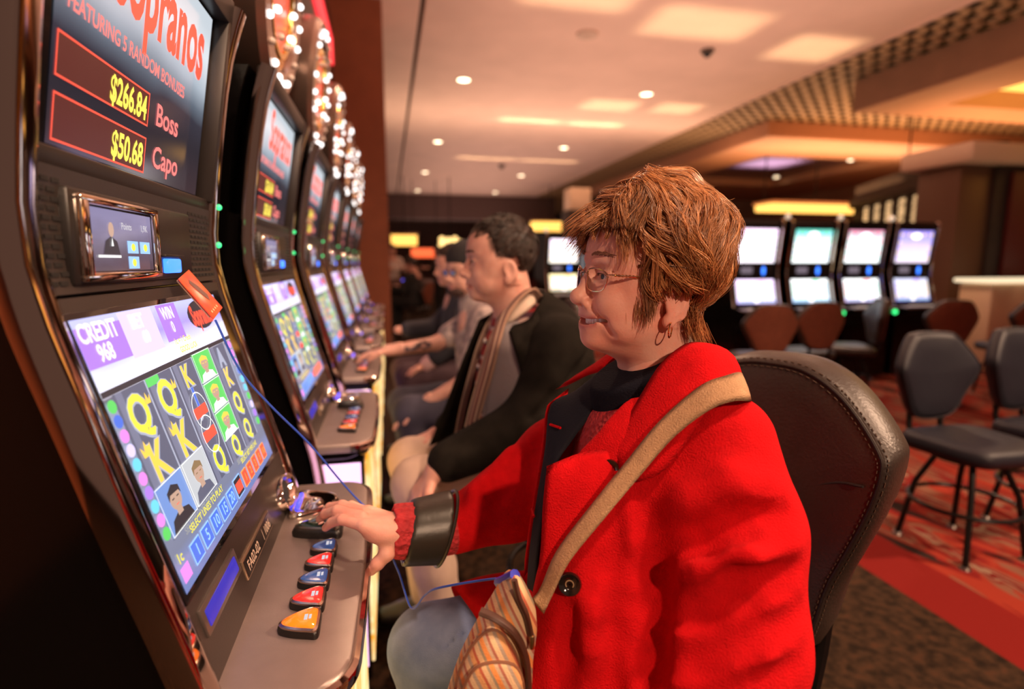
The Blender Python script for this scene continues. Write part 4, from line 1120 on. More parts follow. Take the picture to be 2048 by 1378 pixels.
def strands(name, m, parent, M, C, rad, crown, mask, rnd_seed, clumps, per, steps, step, width, wave=.005, lift=.05, spread=.007, swirl=.5, curl=.3, tintf=None, kind='stuff', bias=(0, 0, 0)):
    rng = np.random.default_rng(rnd_seed)
    i = np.arange(clumps) + .5
    ph = np.arccos(1 - 2 * i / clumps); th = math.pi * (1 + 5 ** .5) * i
    D = np.stack([np.cos(th) * np.sin(ph), np.sin(th) * np.sin(ph), np.cos(ph)], 1)
    D += rng.normal(0, .05, D.shape); D /= np.linalg.norm(D, axis=1)[:, None]
    P = np.array(C) + D * rad(D)[:, None]
    keep = mask(P); D = D[keep]; n = len(D)
    crown = np.array(crown, float); crown /= np.linalg.norm(crown)
    wph = rng.uniform(0, 6.28, n); wfr = rng.uniform(.7, 1.3, n); amp = rng.uniform(.5, 1.3, n) * wave; swc = swirl * rng.normal(0, 1, n); lf = lift * rng.uniform(.4, 1.3, n); ln = rng.uniform(.7, 1.1, n)
    d = np.repeat(D, per, 0); N = len(d)
    cid = np.repeat(np.arange(n), per)
    jit = rng.normal(0, 1, (N, 3)) * spread
    tint = np.clip(np.repeat(rng.uniform(.1, .8, n), per) + rng.normal(0, .18, N), 0, 1)
    WF = np.random.default_rng(rnd_seed + 7).normal(0, 3.4, (3, 3))
    pts = np.zeros((N, steps, 3)); alive = np.ones(N, bool); last = None
    mk = np.ones((N, steps), bool)
    for k in range(steps):
        t = k / (steps - 1)
        r = rad(d) * (.93 + lf[cid] * np.sin(t * 2.4 + .3) + .02 * t)
        p = np.array(C) + d * r[:, None] + jit * (.35 + .65 * t)
        flow = d - crown; flow += np.array(bias)
        flow -= d * (flow * d).sum(1)[:, None]; flow /= np.linalg.norm(flow, axis=1)[:, None] + 1e-6
        side = np.cross(d, flow)
        w = np.sin(wph[cid] + wfr[cid] * t * 5.5)
        p = p + side * (amp[cid] * w)[:, None]
        if k > 1:
            ok = mask(p) | (t < .25)
            alive &= ok
        pts[:, k] = np.where(alive[:, None], p, last if last is not None else p) if last is not None else p
        last = pts[:, k].copy()
        mk[:, k] = alive
        g = flow + side * (.25 * swc[cid] * (1 - t) + swirl * (np.sin(d @ WF[0] + 1.0) + np.sin(d @ WF[1] + 2.5) + .6 * np.sin(d @ WF[2])) + curl * np.cos(wph[cid] + t * 3.5))[:, None]; g /= np.linalg.norm(g, axis=1)[:, None]
        d = d + g * (step * ln[cid] / r)[:, None]; d /= np.linalg.norm(d, axis=1)[:, None]
    return strand_mesh(name, pts, tint, width, m, parent, M, kind)
def strand_mesh(name, pts, tint, width, m, parent, M, kind='stuff'):
    N, K, _ = pts.shape
    T = np.gradient(pts, axis=1); T /= np.linalg.norm(T, axis=2)[:, :, None] + 1e-9
    ref = np.array([.31, .52, .79]); U = np.cross(T, ref); U /= np.linalg.norm(U, axis=2)[:, :, None] + 1e-9; W = np.cross(T, U)
    tt = np.linspace(0, 1, K); wd = width * (1 - .75 * tt ** 2)
    rings = [pts + (U * math.cos(a) + W * math.sin(a)) * wd[None, :, None] for a in (0, 2.094, 4.189)]
    V = np.stack(rings, 2).reshape(-1, 3)                                # N,K,3
    base = (np.arange(N)[:, None] * K + np.arange(K - 1)[None, :]).ravel() * 3
    F = np.concatenate([np.stack([base + j, base + (j + 1) % 3, base + 3 + (j + 1) % 3, base + 3 + j], 1) for j in range(3)])
    V = xform(V, M) if M is not None else V
    me = np_mesh(name, V, F)
    attr(me, 'tint', np.repeat(tint, K * 3))
    return link(name, me, m, parent, kind)
def radial_cap(name, m, parent, M, C, rad, mask, sc, nu=64, nv=40, tint=.1):
    V = []; F = []; ok = []
    for j in range(nv + 1):
        ph = math.pi * j / nv
        for i in range(nu):
            a = 2 * math.pi * i / nu; V.append((math.cos(a) * math.sin(ph), math.sin(a) * math.sin(ph), math.cos(ph)))
    V = np.array(V); P = np.array(C) + V * (rad(V) * sc)[:, None]; k = mask(P)
    for j in range(nv):
        for i in range(nu):
            q = (j * nu + i, j * nu + (i + 1) % nu, (j + 1) * nu + (i + 1) % nu, (j + 1) * nu + i)
            if sum(bool(k[x]) for x in q) >= 3: F.append(q)
    me = np_mesh(name, xform(P, M), F); attr(me, 'tint', np.full(len(P), tint))
    return link(name, me, m, parent)
def head_matrix(o, fwd, pitch=0, roll=0, sc=1.0):
    f = Vector(fwd).normalized(); up = Vector((0, 0, 1)); l = up.cross(f).normalized(); up = f.cross(l)
    B = Matrix((f, l, up)).transposed().to_4x4()
    return Matrix.Translation(o) @ B @ Matrix.Rotation(R(-pitch), 4, 'Y') @ Matrix.Rotation(R(roll), 4, 'X') @ Matrix.Scale(sc, 4)
def ellrad(a, b, c, lump=.04, seed=1, fr=3.2):
    rng = np.random.default_rng(seed); W = rng.normal(0, fr, (6, 3)); ph = rng.uniform(0, 6, 6)
    def f(D):
        D = np.asarray(D)
        r = 1 / np.sqrt((D[:, 0] / a) ** 2 + (D[:, 1] / b) ** 2 + (D[:, 2] / c) ** 2)
        return r * (1 + lump * sum(np.sin(D @ W[i] * 1.6 + ph[i]) for i in range(6)) / 3)
    return f
def merge(name, parts, m, parent=None):
    """several (V, quads, lip) sets into one mesh"""
    V = []; F = []; Lp = []; b = 0
    for v, q, lp in parts:
        V.append(v); F.append(q + b); b += len(v); Lp.append(lp if lp is not None else np.zeros(len(v)))
    me = np_mesh(name, np.concatenate(V), np.concatenate(F)); attr(me, 'lip', np.concatenate(Lp))
    return link(name, me, m, parent)
def hand_sdf(sd, wrist, palm, fingers, thumb, rf=.0085):
    """palm: (knuckle_index, knuckle_little); fingers: four joint lists; thumb: joint list"""
    w = Vector(wrist); a = Vector(palm[0]); b = Vector(palm[1])
    for t in (0, .33, .66, 1):
        sd.cap(w.lerp(w + (a.lerp(b, t) - a.lerp(b, .5)) * .55, 1), a.lerp(b, t), .017, .0115, .012)
    for i, f in enumerate(fingers):
        r = rf * (1.0, 1.05, 1.0, .86)[i]
        sd.chain(f, [r * 1.12, r * 1.02, r * .95, r * .78][:len(f)], .0035)
    sd.chain(thumb, [.016, .0125, .0105, .0088][:len(thumb)], .006)
    return sd
# ================================================================ the woman in the red coat
RED = mat('red_fleece', (.54, .005, .008), .95, spec=.1, bump=.55, bscale=420, var=.10, vscale=60)
KNIT = mat('red_cable_knit', (.42, .025, .03), .9, bump=1.0, bscale=130, voro=True, var=.2, vscale=60)
NAVY = mat('navy_lining', (.012, .013, .020), .8, spec=.15, bump=.2, bscale=300)
NAVYK = mat('navy_turtleneck', (.008, .008, .014), .9, spec=.1, bump=.4, bscale=260)
LCUFF = mat('black_cuff_lining', (.022, .018, .012), .38, bump=.12, bscale=60)
def denim():
    m = mat('blue_denim', (.09, .14, .31), .85, bump=.35, bscale=700, col2=(.22, .29, .50), vscale=14)
    return m
WM = head_matrix((.3797, .8011, 1.2785), (-1, -.08, 0), 3, -3, .96)
hs = head_sdf(False, True)
HV, HQ = hs.net(); HV = smooth_net(HV, HQ, 1); lp = lip_mask(HV, True)
# right hand resting on the spin button
sd = Sdf((-.165, .86, .74), (.09, 1.08, .915), .0022)
wr = (.010, .940, .838)
hand_sdf(sd, wr, ((-.052, .908, .868), (-.048, .975, .862)),
         [[(-.052, .908, .868), (-.088, .930, .872), (-.108, .955, .857), (-.120, .968, .842)],
          [(-.055, .930, .874), (-.098, .960, .876), (-.122, .990, .858), (-.134, 1.006, .842)],
          [(-.053, .953, .871), (-.092, .988, .873), (-.117, 1.018, .858), (-.128, 1.036, .843)],
          [(-.048, .975, .862), (-.078, 1.010, .862), (-.098, 1.032, .851), (-.108, 1.045, .841)]],
         [(-.004, .920, .835), (-.016, .906, .816), (-.032, .905, .800), (-.043, .910, .786)])
sd.cap(wr, (.08, .955, .828), .026, .029, .02)
sd.ell((-.02, .925, .848), (.035, .030, .018), .02)
V1, Q1 = sd.net(); V1 = smooth_net(V1, Q1, 1)
# the rest of the figure under the clothes
sd = Sdf((-.12, .48, .0), (.60, 1.12, 1.22), .012)
sd.ell((.40, .79, .66), (.13, .16, .12), .05); sd.ell((.385, .79, .85), (.11, .14, .16), .06); sd.ell((.40, .79, 1.0), (.085, .14, .09), .04)
sd.cap((.40, .80, 1.06), (.405, .80, 1.14), .055, .05, .03)
sd.chain([(.395, .94, 1.05), (.24, .985, .86), (.05, .955, .832)], [.05, .042, .03], .02)
sd.chain([(.41, .65, 1.03), (.41, .595, .83), (.30, .60, .68)], [.04, .04, .03], .02)
for y0, y1 in ((.88, .965), (.70, .66)):
    sd.chain([(.38, y0, .63), (.05, y1, .585), (.10, y1, .12)], [.08, .058, .04], .03); sd.cap((.10, y1, .07), (-.02, y1, .05), .04, .03, .02)
V2, Q2 = sd.net()
body = merge('person', [(xform(HV, WM), HQ, lp), (V1, Q1, None), (V2, Q2, None)], SKIN_W)
tag(body, 'older woman in red coat and glasses, seated, pressing a slot machine button', 'person', 'people playing the left row')
eyes(WM, body)
WH_D = hair_mat('auburn_hair', (.11, .034, .012), (.90, .40, .15), .30)
brow_hairs(WM, body, mat('brow_brown', (.24, .11, .07), .7))
# teeth: one arched row with a notch between each
rows = []
for k in range(41):
    a = (k - 20) / 20; nt = .0010 if k % 4 == 0 else 0
    x = .0880 - .015 * a * a - nt; y = .027 * a; zt = -.0655 + .0058 * a * a; zb = -.0775 + .0058 * a * a + nt
    rows.append([WM @ Vector(p) for p in ((x - .006, y, zt), (x, y, zt), (x + .0006, y, (zt + zb) / 2), (x, y, zb), (x - .006, y, zb))])
MB().loft(rows, True, True, True).build('teeth', TOOTH, body, 60)
# fingernails
for (p, d) in (((-.1265, .975, .8450), (-.7, .6, -.5)), ((-.1405, 1.012, .8455), (-.6, .6, -.5)), ((-.1345, 1.042, .8465), (-.6, .6, -.5))):
    q = Vector(d).to_track_quat('X', 'Z').to_matrix().to_4x4()
    MB().sphere((0, 0, .0035), (.0065, .0052, .0022), 6, Matrix.Translation(p) @ q).build('fingernail', mat('nail', (.72, .40, .34), .25), body)
# ---- hair
HC = (-.022, 0, .045)
hr = ellrad(.128, .106, .118, .05, 4)
def wmask(P):
    x, y, z = P[:, 0], P[:, 1], P[:, 2]
    ay = np.abs(y)
    top = z > .070 - .35 * np.clip(-y - .005, 0, .05) - .5 * np.clip(.075 - x, 0, .05) * (x > .02)
    side = (z > -.062) & (x < .047 + .10 * (z + .0)) & (ay > .03)
    ear = (x > -.052) & (x < .012) & (z < -.018) & (z > -.10)
    nape = (z > -.098) & (x < -.050)
    back = (x < -.04) & (z > -.095)
    low = (z < -.045) & (x > .012)
    return (top | (side & ~low) | nape | back) & ~ear
radial_cap('hair_base', WH_D, body, WM, HC, hr, wmask, .90, tint=.05)
strands('hair', WH_D, body, WM, HC, hr, (.12, -.42, .9), wmask, 11, 1400, 17, 15, .0076, .00046, wave=.0045, lift=.066, spread=.0038, swirl=.55, curl=.45, bias=(-.30, 0, 0))
# sideburn and temple locks, fringe falling forward
rng = np.random.default_rng(21)
def lock(n, roots, dirs, length, curl, seed, sp=.004, K=10):
    rg = np.random.default_rng(seed); pts = np.zeros((n, K, 3))
    for i in range(n):
        j = rg.integers(len(roots)); p = np.array(roots[j]) + rg.normal(0, sp, 3); d = np.array(dirs[j], float); d /= np.linalg.norm(d)
        sd_ = np.cross(d, (.2, .3, 1)); sd_ /= np.linalg.norm(sd_); L = length * rg.uniform(.6, 1.15); ph = rg.uniform(0, 1.5)
        for k in range(K):
            t = k / (K - 1); pts[i, k] = p + d * L * t + sd_ * curl * math.sin(ph + t * 3.2) + np.array((0, 0, -.010 * t * t)) + rg.normal(0, .0003, 3)
    return pts
side = lock(520, [(.030, .066, .045), (.020, .070, .030), (.038, .064, .020), (.012, .073, .018)], [(.10, .10, -1), (.12, .12, -1), (.10, .02, -1), (.28, .05, -1)], .072, .007, 1)
strand_mesh('side_locks', side, rng.uniform(.05, .6, len(side)), .0006, WH_D, body, WM)
fr = lock(520, [(.062, .030, .100), (.075, .00, .098), (.070, -.025, .092), (.060, -.045, .085), (.052, .050, .085)], [(.9, -.35, -.30), (.8, -.5, -.42), (.75, -.35, -.65), (.5, -.5, -.8), (.35, .30, -.75)], .058, .008, 2, .006)
strand_mesh('fringe', fr, rng.uniform(.25, .95, len(fr)), .0006, WH_D, body, WM)
npk = lock(360, [(-.075, .045, -.055), (-.085, .02, -.05), (-.06, .062, -.05), (-.09, -.02, -.05), (-.055, .066, -.03)], [(-.45, .15, -.8), (-.5, .1, -.8), (-.2, .1, -1), (-.5, -.1, -.8), (-.15, .05, -1)], .040, .006, 3, .007)
strand_mesh('nape_locks', npk, rng.uniform(.05, .6, len(npk)), .0006, WH_D, body, WM)
fly = lock(70, [(.05, .03, .120), (-.02, .05, .135), (-.08, .05, .105), (-.12, .03, .055), (.0, -.02, .140)], [(.5, .2, .6), (.1, .4, .8), (-.6, .3, .5), (-.9, .2, .1), (.2, -.2, .9)], .030, .008, 4, .008)
strand_mesh('flyaway_hair', fly, rng.uniform(.5, 1, len(fly)), .00035, WH_D, body, WM)
# ---- earring
MB().tube([(-.011 + .0065 * math.sin(a), .0800 + .006 * math.sin(a), -.073 - .0115 * math.cos(a) * 1.0) for a in [2 * math.pi * i / 24 for i in range(24)]], .0011, 6, True, WM).build('hoop_earring', mat('polished_gold', (.95, .58, .25), .12, 1.0), body)
# ---- clothes
tn = Sdf((.24, .68, 1.02), (.52, .92, 1.24), .004)
tn.cap((.362, .795, 1.165), (.385, .795, 1.04), .066, .078, .02)
tn.cap((.355, .795, 1.178), (.405, .80, 1.205), .060, .058, .012)
tn.plane((.33, .79, 1.122), (-.50, -.02, 1), .006)
organic('turtleneck', tn, NAVYK, body)
sw = Sdf((.16, .58, .66), (.56, 1.0, 1.16), .007)
sw.ell((.395, .79, .92), (.125, .145, .22), .03); sw.ell((.395, .79, 1.02), (.095, .13, .075), .03)
organic('sweater', sw, KNIT, body)
# cable ridges on the sweater front
# coat: one fleece body with both sleeves
ct = Sdf((-.02, .42, .50), (.60, 1.13, 1.20), .0058)
ct.ell((.365, .78, .90), (.150, .185, .22), .04)
ct.ell((.380, .78, 1.005), (.105, .185, .100), .04)
ct.cap((.412, .655, 1.050), (.405, .935, 1.040), .058, .055, .04)
ct.ell((.36, .76, .70), (.18, .21, .15), .05)
ct.ell((.275, .665, .82), (.085, .075, .17), .05)                              # near front panel falling over the lap
ct.ell((.215, .66, .68), (.070, .070, .12), .05)
ct.chain([(.428, .642, 1.062), (.424, .602, .96), (.398, .575, .83), (.340, .565, .70), (.20, .58, .62)], [.068, .084, .100, .104, .080], .02)
ct.chain([(.385, .935, 1.018), (.300, .970, .935), (.215, .980, .856), (.105, .966, .823)], [.060, .070, .070, .050], .03)
ct.ell((.29, .92, .675), (.10, .10, .05), .04)              # skirt over the right thigh
ct.ell((.225, .668, .79), (.050, .058, .14), .03)
# V opening and hollow of the far front
ct.chain([(.315, .795, 1.22), (.270, .795, 1.08), (.205, .82, .94), (.165, .84, .80)], [.088, .074, .058, .045], .012, True)
ct.cap((.372, .795, 1.22), (.372, .795, 1.10), .072, .070, .01, True)
# folds of the near sleeve and front: puffs first, then the creases between them
def puff(p, r, k=.022):
    ct.chain([tuple(np.array(q) + np.array((0, .012, 0))) for q in p], [r * .5] + [r] * (len(p) - 2) + [r * .25], k)
puff([(.440, .550, 1.031), (.394, .560, 1.036), (.354, .580, 1.010), (.322, .604, .973)], .022)
puff([(.441, .516, .978), (.389, .519, .968), (.352, .537, .944), (.322, .574, .925)], .026)
puff([(.440, .510, .929), (.389, .504, .919), (.340, .513, .891), (.312, .540, .876)], .026)
puff([(.430, .495, .893), (.373, .487, .878), (.331, .496, .850), (.302, .520, .834)], .026)
puff([(.286, .620, .985), (.281, .606, .944), (.276, .591, .889), (.272, .585, .826), (.265, .576, .760)], .018)
puff([(.248, .610, .934), (.241, .601, .874), (.234, .597, .824), (.229, .591, .760)], .020)
puff([(.209, .960, .955), (.146, .925, .897), (.133, .908, .824)], .018)
def groove(p, r=.012, k=.014):
    ct.chain([tuple(np.array(q) + np.array((0, -.004, 0))) for q in p], [r * .5] + [r] * (len(p) - 2) + [r * .4], k, True)
groove([(.440, .540, 1.012), (.384, .540, 1.005), (.349, .556, .980), (.308, .590, .945)], .020)
groove([(.436, .521, .994), (.400, .520, .985)], .009)
groove([(.445, .508, .955), (.372, .512, .938), (.330, .520, .908), (.296, .566, .890)], .026)
groove([(.445, .495, .912), (.365, .486, .892), (.315, .508, .862), (.282, .550, .842)], .022)
groove([(.420, .480, .862), (.345, .476, .838), (.296, .512, .812)], .018)
groove([(.270, .634, 1.000), (.262, .598, .931), (.259, .584, .851), (.252, .574, .750)], .017)
groove([(.252, .628, .965), (.238, .614, .936), (.230, .608, .900)], .009)
groove([(.308, .608, .985), (.304, .588, .925), (.296, .576, .880), (.286, .556, .830), (.280, .545, .780)], .024)
groove([(.212, .618, .870), (.205, .612, .818), (.196, .600, .750)], .014)
groove([(.250, .930, .985), (.185, .918, .912), (.160, .892, .830)], .014)
groove([(.180, .930, .925), (.125, .912, .880), (.112, .895, .820)], .012)
groove([(.265, .930, 1.000), (.235, .928, .962), (.212, .888, .885)], .014)
coat = organic('red_coat', ct, RED, body, it=6)
# seams, collar, lapels
def sheet(name, rows, m, parent, th=.007, n=5, round_=True):
    """thick soft sheet lofted through rows of world points (smoothly interpolated both ways)"""
    g = [spline(r, n) for r in rows]
    cols = list(zip(*g)); cols = [spline(list(c_), 4) for c_ in cols]
    A = np.array([[list(p) for p in c_] for c_ in cols])            # u,v,3
    du = np.gradient(A, axis=0); dv = np.gradient(A, axis=1); N = np.cross(du, dv); N /= np.linalg.norm(N, axis=2)[:, :, None] + 1e-9
    a, b = A.shape[:2]
    eu = np.minimum(np.arange(a), a - 1 - np.arange(a)); ev = np.minimum(np.arange(b), b - 1 - np.arange(b))
    w = np.minimum(1, np.minimum(eu[:, None], ev[None, :]) / 2.0) ** .5 if round_ else np.ones((a, b))
    T_ = A + N * (th * .5 * w)[:, :, None]; Bm = A - N * (th * .5 * w)[:, :, None]
    V = np.concatenate([T_.reshape(-1, 3), Bm.reshape(-1, 3)]); F = []
    for i in range(a - 1):
        for j in range(b - 1):
            q = (i * b + j, i * b + j + 1, (i + 1) * b + j + 1, (i + 1) * b + j); F.append(q); F.append(tuple(a * b + x for x in q[::-1]))
    me = np_mesh(name, V, F)
    bm = bmesh.new(); bm.from_mesh(me); bmesh.ops.remove_doubles(bm, verts=bm.verts[:], dist=1e-5); bmesh.ops.recalc_face_normals(bm, faces=bm.faces[:]); bm.to_mesh(me); bm.free(); me.shade_smooth()
    return link(name, me, m, parent)
sheet('collar', [[(.470, .80, 1.165), (.452, .740, 1.182), (.410, .716, 1.186), (.371, .712, 1.160), (.339, .706, 1.118), (.310, .697, 1.078), (.286, .692, 1.045)],
                 [(.492, .80, 1.150), (.474, .700, 1.165), (.424, .668, 1.172), (.380, .665, 1.142), (.348, .655, 1.104), (.317, .652, 1.066), (.288, .660, 1.036)],
                 [(.502, .80, 1.095), (.478, .672, 1.110), (.430, .627, 1.118), (.385, .617, 1.106), (.352, .610, 1.073), (.322, .610, 1.040), (.293, .624, 1.026)]], RED, coat, .010)
sheet('collar', [[(.475, .80, 1.150), (.452, .865, 1.165), (.410, .890, 1.165), (.372, .885, 1.140), (.345, .875, 1.118)],
                 [(.490, .80, 1.135), (.468, .905, 1.145), (.415, .940, 1.145), (.365, .930, 1.122), (.325, .915, 1.100)],
                 [(.500, .80, 1.095), (.470, .94, 1.105), (.410, .985, 1.098), (.340, .975, 1.085), (.285, .940, 1.075)]], RED, coat, .010)
# near lapel
sheet('lapel', [[(.286, .685, 1.050), (.245, .680, 1.050), (.197, .682, 1.034)],
                [(.280, .655, 1.020), (.235, .660, 1.005), (.188, .668, .985)],
                [(.245, .640, .950), (.215, .648, .935), (.183, .660, .925)],
                [(.190, .645, .862), (.183, .650, .862), (.174, .660, .862)]], RED, coat, .009)
# far lapel with its navy facing turned out
sheet('navy_facing', [[(.345, .860, 1.128), (.325, .835, 1.112), (.318, .790, 1.098)],
                      [(.300, .872, 1.088), (.292, .840, 1.076), (.296, .800, 1.058)],
                      [(.257, .870, 1.066), (.258, .842, 1.045), (.272, .800, 1.026)],
                      [(.250, .868, .992), (.242, .838, .985), (.242, .792, .985)],
                      [(.232, .862, .890), (.224, .835, .885), (.218, .785, .885)],
                      [(.216, .860, .765), (.210, .835, .765), (.208, .780, .770)]], NAVY, coat, .006)
for (p, q) in (((.2575, .850, 1.040), (.268, .822, 1.040)), ((.2265, .846, .900), (.224, .815, .900))):
    p = Vector(p); q = Vector(q); MB().tube([p + Vector((-.008, -.004, 0)), q + Vector((-.010, -.004, .002))], .0022, 6).build('buttonhole', RED, coat)
sheet('far_front', [[(.300, .905, 1.085), (.262, .884, 1.068), (.252, .874, 1.064)], [(.285, .915, .99), (.255, .885, .99), (.245, .873, .99)], [(.262, .915, .89), (.238, .880, .89), (.227, .868, .89)], [(.245, .91, .77), (.22, .88, .765), (.211, .866, .765)]], RED, coat, .009)
sheet('coat_skirt', [[(.32, 1.03, .60), (.32, .985, .690), (.32, .92, .722), (.32, .86, .700), (.31, .815, .62)], [(.20, 1.045, .60), (.20, 1.0, .690), (.20, .935, .720), (.20, .872, .695), (.20, .835, .615)], [(.115, 1.04, .62), (.100, 1.0, .682), (.105, .95, .704), (.135, .89, .680), (.175, .85, .61)]], RED, coat, .010)
# front buttons
def coat_button(c, n):
    q = Vector(n).to_track_quat('Z', 'Y').to_matrix().to_4x4(); M = Matrix.Translation(c) @ q
    b = MB().lathe([(.001, .004), (.006, .004), (.0075, .006), (.0135, .0075), (.0150, .004), (.0140, 0), (.001, 0)], 28, M).build('button', mat('black_horn_button', (.010, .007, .006), .12, coat=.5), coat, 50)
    MB().tube([(.005 * math.cos(a), .005 * math.sin(a), .0050) for a in [R(-40) + R(260) * i / 12 for i in range(13)]], .0008, 5, M=M).build('button_thread', mat('tan_thread', (.35, .22, .12), .7), b)
coat_button((.2105, .6195, .903), (-.38, -.90, .18))
coat_button((.2800, .6685, 1.026), (-.5, -.75, .4))
# seam lines: shoulder seam and armhole
# cuff: black lining folded back, knit cuff beneath
cf = Sdf((-.02, .85, .70), (.17, 1.08, .96), .004)
cf.cap((.105, .966, .822), (.020, .951, .826), .066, .056, .004); cf.plane((.018, .95, .828), (-1, -.05, .25), .004); cf.plane((.088, .96, .828), (1, .05, -.28), .004); cf.cap((.15, .97, .82), (-.02, .946, .828), .050, .046, .004, True)
organic('folded_cuff', cf, LCUFF, coat)
MB().tube([(.088 + .022 * math.sin(a), .963 + .0645 * math.cos(a), .823 + .0645 * math.sin(a)) for a in [2 * math.pi * i / 40 for i in range(40)]], .003, 6, True).build('cuff_edge', LCUFF, coat)
kc = Sdf((-.02, .85, .72), (.14, 1.06, .95), .0035)
kc.cap((.090, .962, .824), (-.002, .940, .836), .049, .044, .004); kc.plane((-.008, .94, .838), (-1, -.1, .15), .006); kc.cap((.0, .940, .836), (-.05, .932, .838), .037, .037, .003, True)
for k in range(14):
    a = 2 * math.pi * k / 14
    kc.cap((.07, .958 + .046 * math.cos(a), .826 + .048 * math.sin(a)), (.0, .941 + .0450 * math.cos(a), .836 + .0450 * math.sin(a)), .0035, .0035, .004)
organic('knit_cuff', kc, KNIT, body)
# jeans
jn = Sdf((-.12, .52, .05), (.60, 1.12, .80), .009)
jn.ell((.41, .79, .65), (.15, .18, .12), .04)
for y0, y1 in ((.88, .965), (.70, .66)):
    jn.chain([(.38, y0, .635), (.20, (y0 + y1) / 2, .615), (.055, y1, .590)], [.098, .088, .076], .03); jn.chain([(.055, y1, .585), (.075, y1, .35), (.11, y1, .14)], [.072, .062, .055], .02)
jn.chain([(.13, .905, .665), (.09, .90, .63), (.07, .895, .59)], [.004, .008, .004], .012, True)
jn.chain([(.17, .905, .69), (.14, .895, .66), (.12, .89, .61)], [.004, .007, .004], .012, True)
organic('jeans', jn, denim(), body)
for y1 in (.965, .66):
    sh = Sdf((-.16, y1 - .08, -.01), (.20, y1 + .08, .17), .006)
    sh.chain([(.11, y1, .09), (.02, y1, .055), (-.06, y1, .045)], [.048, .045, .036], .02); sh.plane((0, 0, .002), (0, 0, -1), .003)
    organic('shoe', sh, mat('dark_shoe', (.02, .015, .012), .4), body)
# ================================================================ the woman's things
def stripes():
    if 'striped_canvas' in MATS: return MATS['striped_canvas']
    m = bpy.data.materials.new('striped_canvas'); n, l = nodes_of(m); b = n['Principled BSDF']; b.inputs['Roughness'].default_value = .85
    tc = n.new('ShaderNodeTexCoord'); mp = n.new('ShaderNodeMapping'); mp.inputs['Rotation'].default_value = (0, R(24), 0); l.new(tc.outputs['Object'], mp.inputs['Vector'])
    sx = n.new('ShaderNodeSeparateXYZ'); l.new(mp.outputs[0], sx.inputs[0])
    mu = n.new('ShaderNodeMath'); mu.operation = 'MULTIPLY'; mu.inputs[1].default_value = 26; l.new(sx.outputs[0], mu.inputs[0])
    frc = n.new('ShaderNodeMath'); frc.operation = 'FRACT'; l.new(mu.outputs[0], frc.inputs[0])
    r = n.new('ShaderNodeValToRGB'); e = r.color_ramp; e.interpolation = 'CONSTANT'
    st = [(0, (.60, .30, .12)), (.14, (.42, .10, .05)), (.22, (.60, .40, .22)), (.36, (.30, .24, .16)), (.44, (.70, .26, .07)), (.58, (.50, .36, .24)), (.68, (.36, .12, .08)), (.76, (.62, .42, .24)), (.90, (.34, .26, .20))]
    while len(e.elements) < len(st): e.elements.new(.5)
    for k, (p, c) in enumerate(st): e.elements[k].position = p; e.elements[k].color = (*c, 1)
    l.new(frc.outputs[0], r.inputs[0]); l.new(r.outputs[0], b.inputs['Base Color'])
    t = n.new('ShaderNodeTexNoise'); t.inputs['Scale'].default_value = 500; l.new(tc.outputs['Object'], t.inputs['Vector'])
    bp = n.new('ShaderNodeBump'); bp.inputs['Strength'].default_value = .4; bp.inputs['Distance'].default_value = .002; l.new(t.outputs['Fac'], bp.inputs['Height']); l.new(bp.outputs[0], b.inputs['Normal'])
    MATS['striped_canvas'] = m
    return m
BO = Vector((.12, .63, .66))
bag = thing('shoulder_bag', 'small striped canvas shoulder bag with tan strap across the red coat', 'bag', BO)
out = smooth_poly([(.141, .918), (.160, .893), (.168, .862), (.163, .811), (.160, .740), (.150, .655), (.070, .650), (.050, .72), (.068, .790), (.088, .835), (.118, .885)], 5)
CB = stripes()
mb = MB(BO)
cushion(mb, out, ((.80, -.028), (.95, -.024), (1.0, -.010), (1.0, .008), (.96, .020), (.85, .028), (.5, .032), (.02, .033)), lambda x, z, d: (x, .630 - d * (1.0 + .0), z), (.112, .77))
mb.build('body', CB, bag, 60)
pk2 = smooth_poly([(.113, .868), (.088, .858), (.066, .815), (.056, .740), (.075, .685), (.140, .680), (.146, .75), (.139, .825)], 5)
mb = MB(BO)
cushion(mb, pk2, ((.98, 0), (1.0, .012), (.95, .022), (.8, .027), (.4, .029), (.02, .029)), lambda x, z, d: (x, .607 - d, z), (.10, .77))
pkt = mb.build('pocket', CB, bag, 60)
fl = smooth_poly([(.085, .842), (.128, .838), (.140, .800), (.120, .770), (.082, .774), (.066, .800)], 5)
mb = MB(BO)
cushion(mb, fl, ((1.0, 0), (1.0, .006), (.92, .010), (.4, .011), (.02, .011)), lambda x, z, d: (x, .580 - d, z), (.104, .806))
mb.build('pocket_flap', CB, pkt, 60)
for o_, y_ in ((pk2, .597), (fl, .575)): MB(BO).tube([(p.x, y_, p.y) for p in o_], .0022, 6, True).build('piping', mat('bag_piping', (.20, .08, .04), .7), pkt)
ZIP = mat('brown_zipper', (.06, .022, .013), .5); GOLD = mat('pale_gold_metal', (.80, .58, .28), .25, 1.0)
z1 = spline([(.136, .606, .925), (.140, .600, .905), (.149, .599, .882), (.155, .599, .855)], 8)
z2 = spline([(.094, .602, .893), (.115, .592, .885), (.136, .591, .862), (.148, .592, .828), (.151, .592, .780), (.150, .592, .70)], 8)
for z in (z1, z2):
    zo = MB(BO).tube(z, .0066, 8, flat=.6).build('zipper', ZIP, bag)
    tm = MB(BO)
    for i in range(0, len(z) - 1):
        for q in (.0, .5):
            p = z[i].lerp(z[i + 1], q); tm.box(p + Vector((0, -.0035, 0)), (.0032, .003, .0012))
    tm.build('zipper_teeth', mat('zip_teeth', (.22, .12, .07), .4, .6), zo, 0, 'stuff')
MB(BO).box((.155, .592, .850), (.006, .004, .018), None, .0015).build('zipper_pull', GOLD, bag)
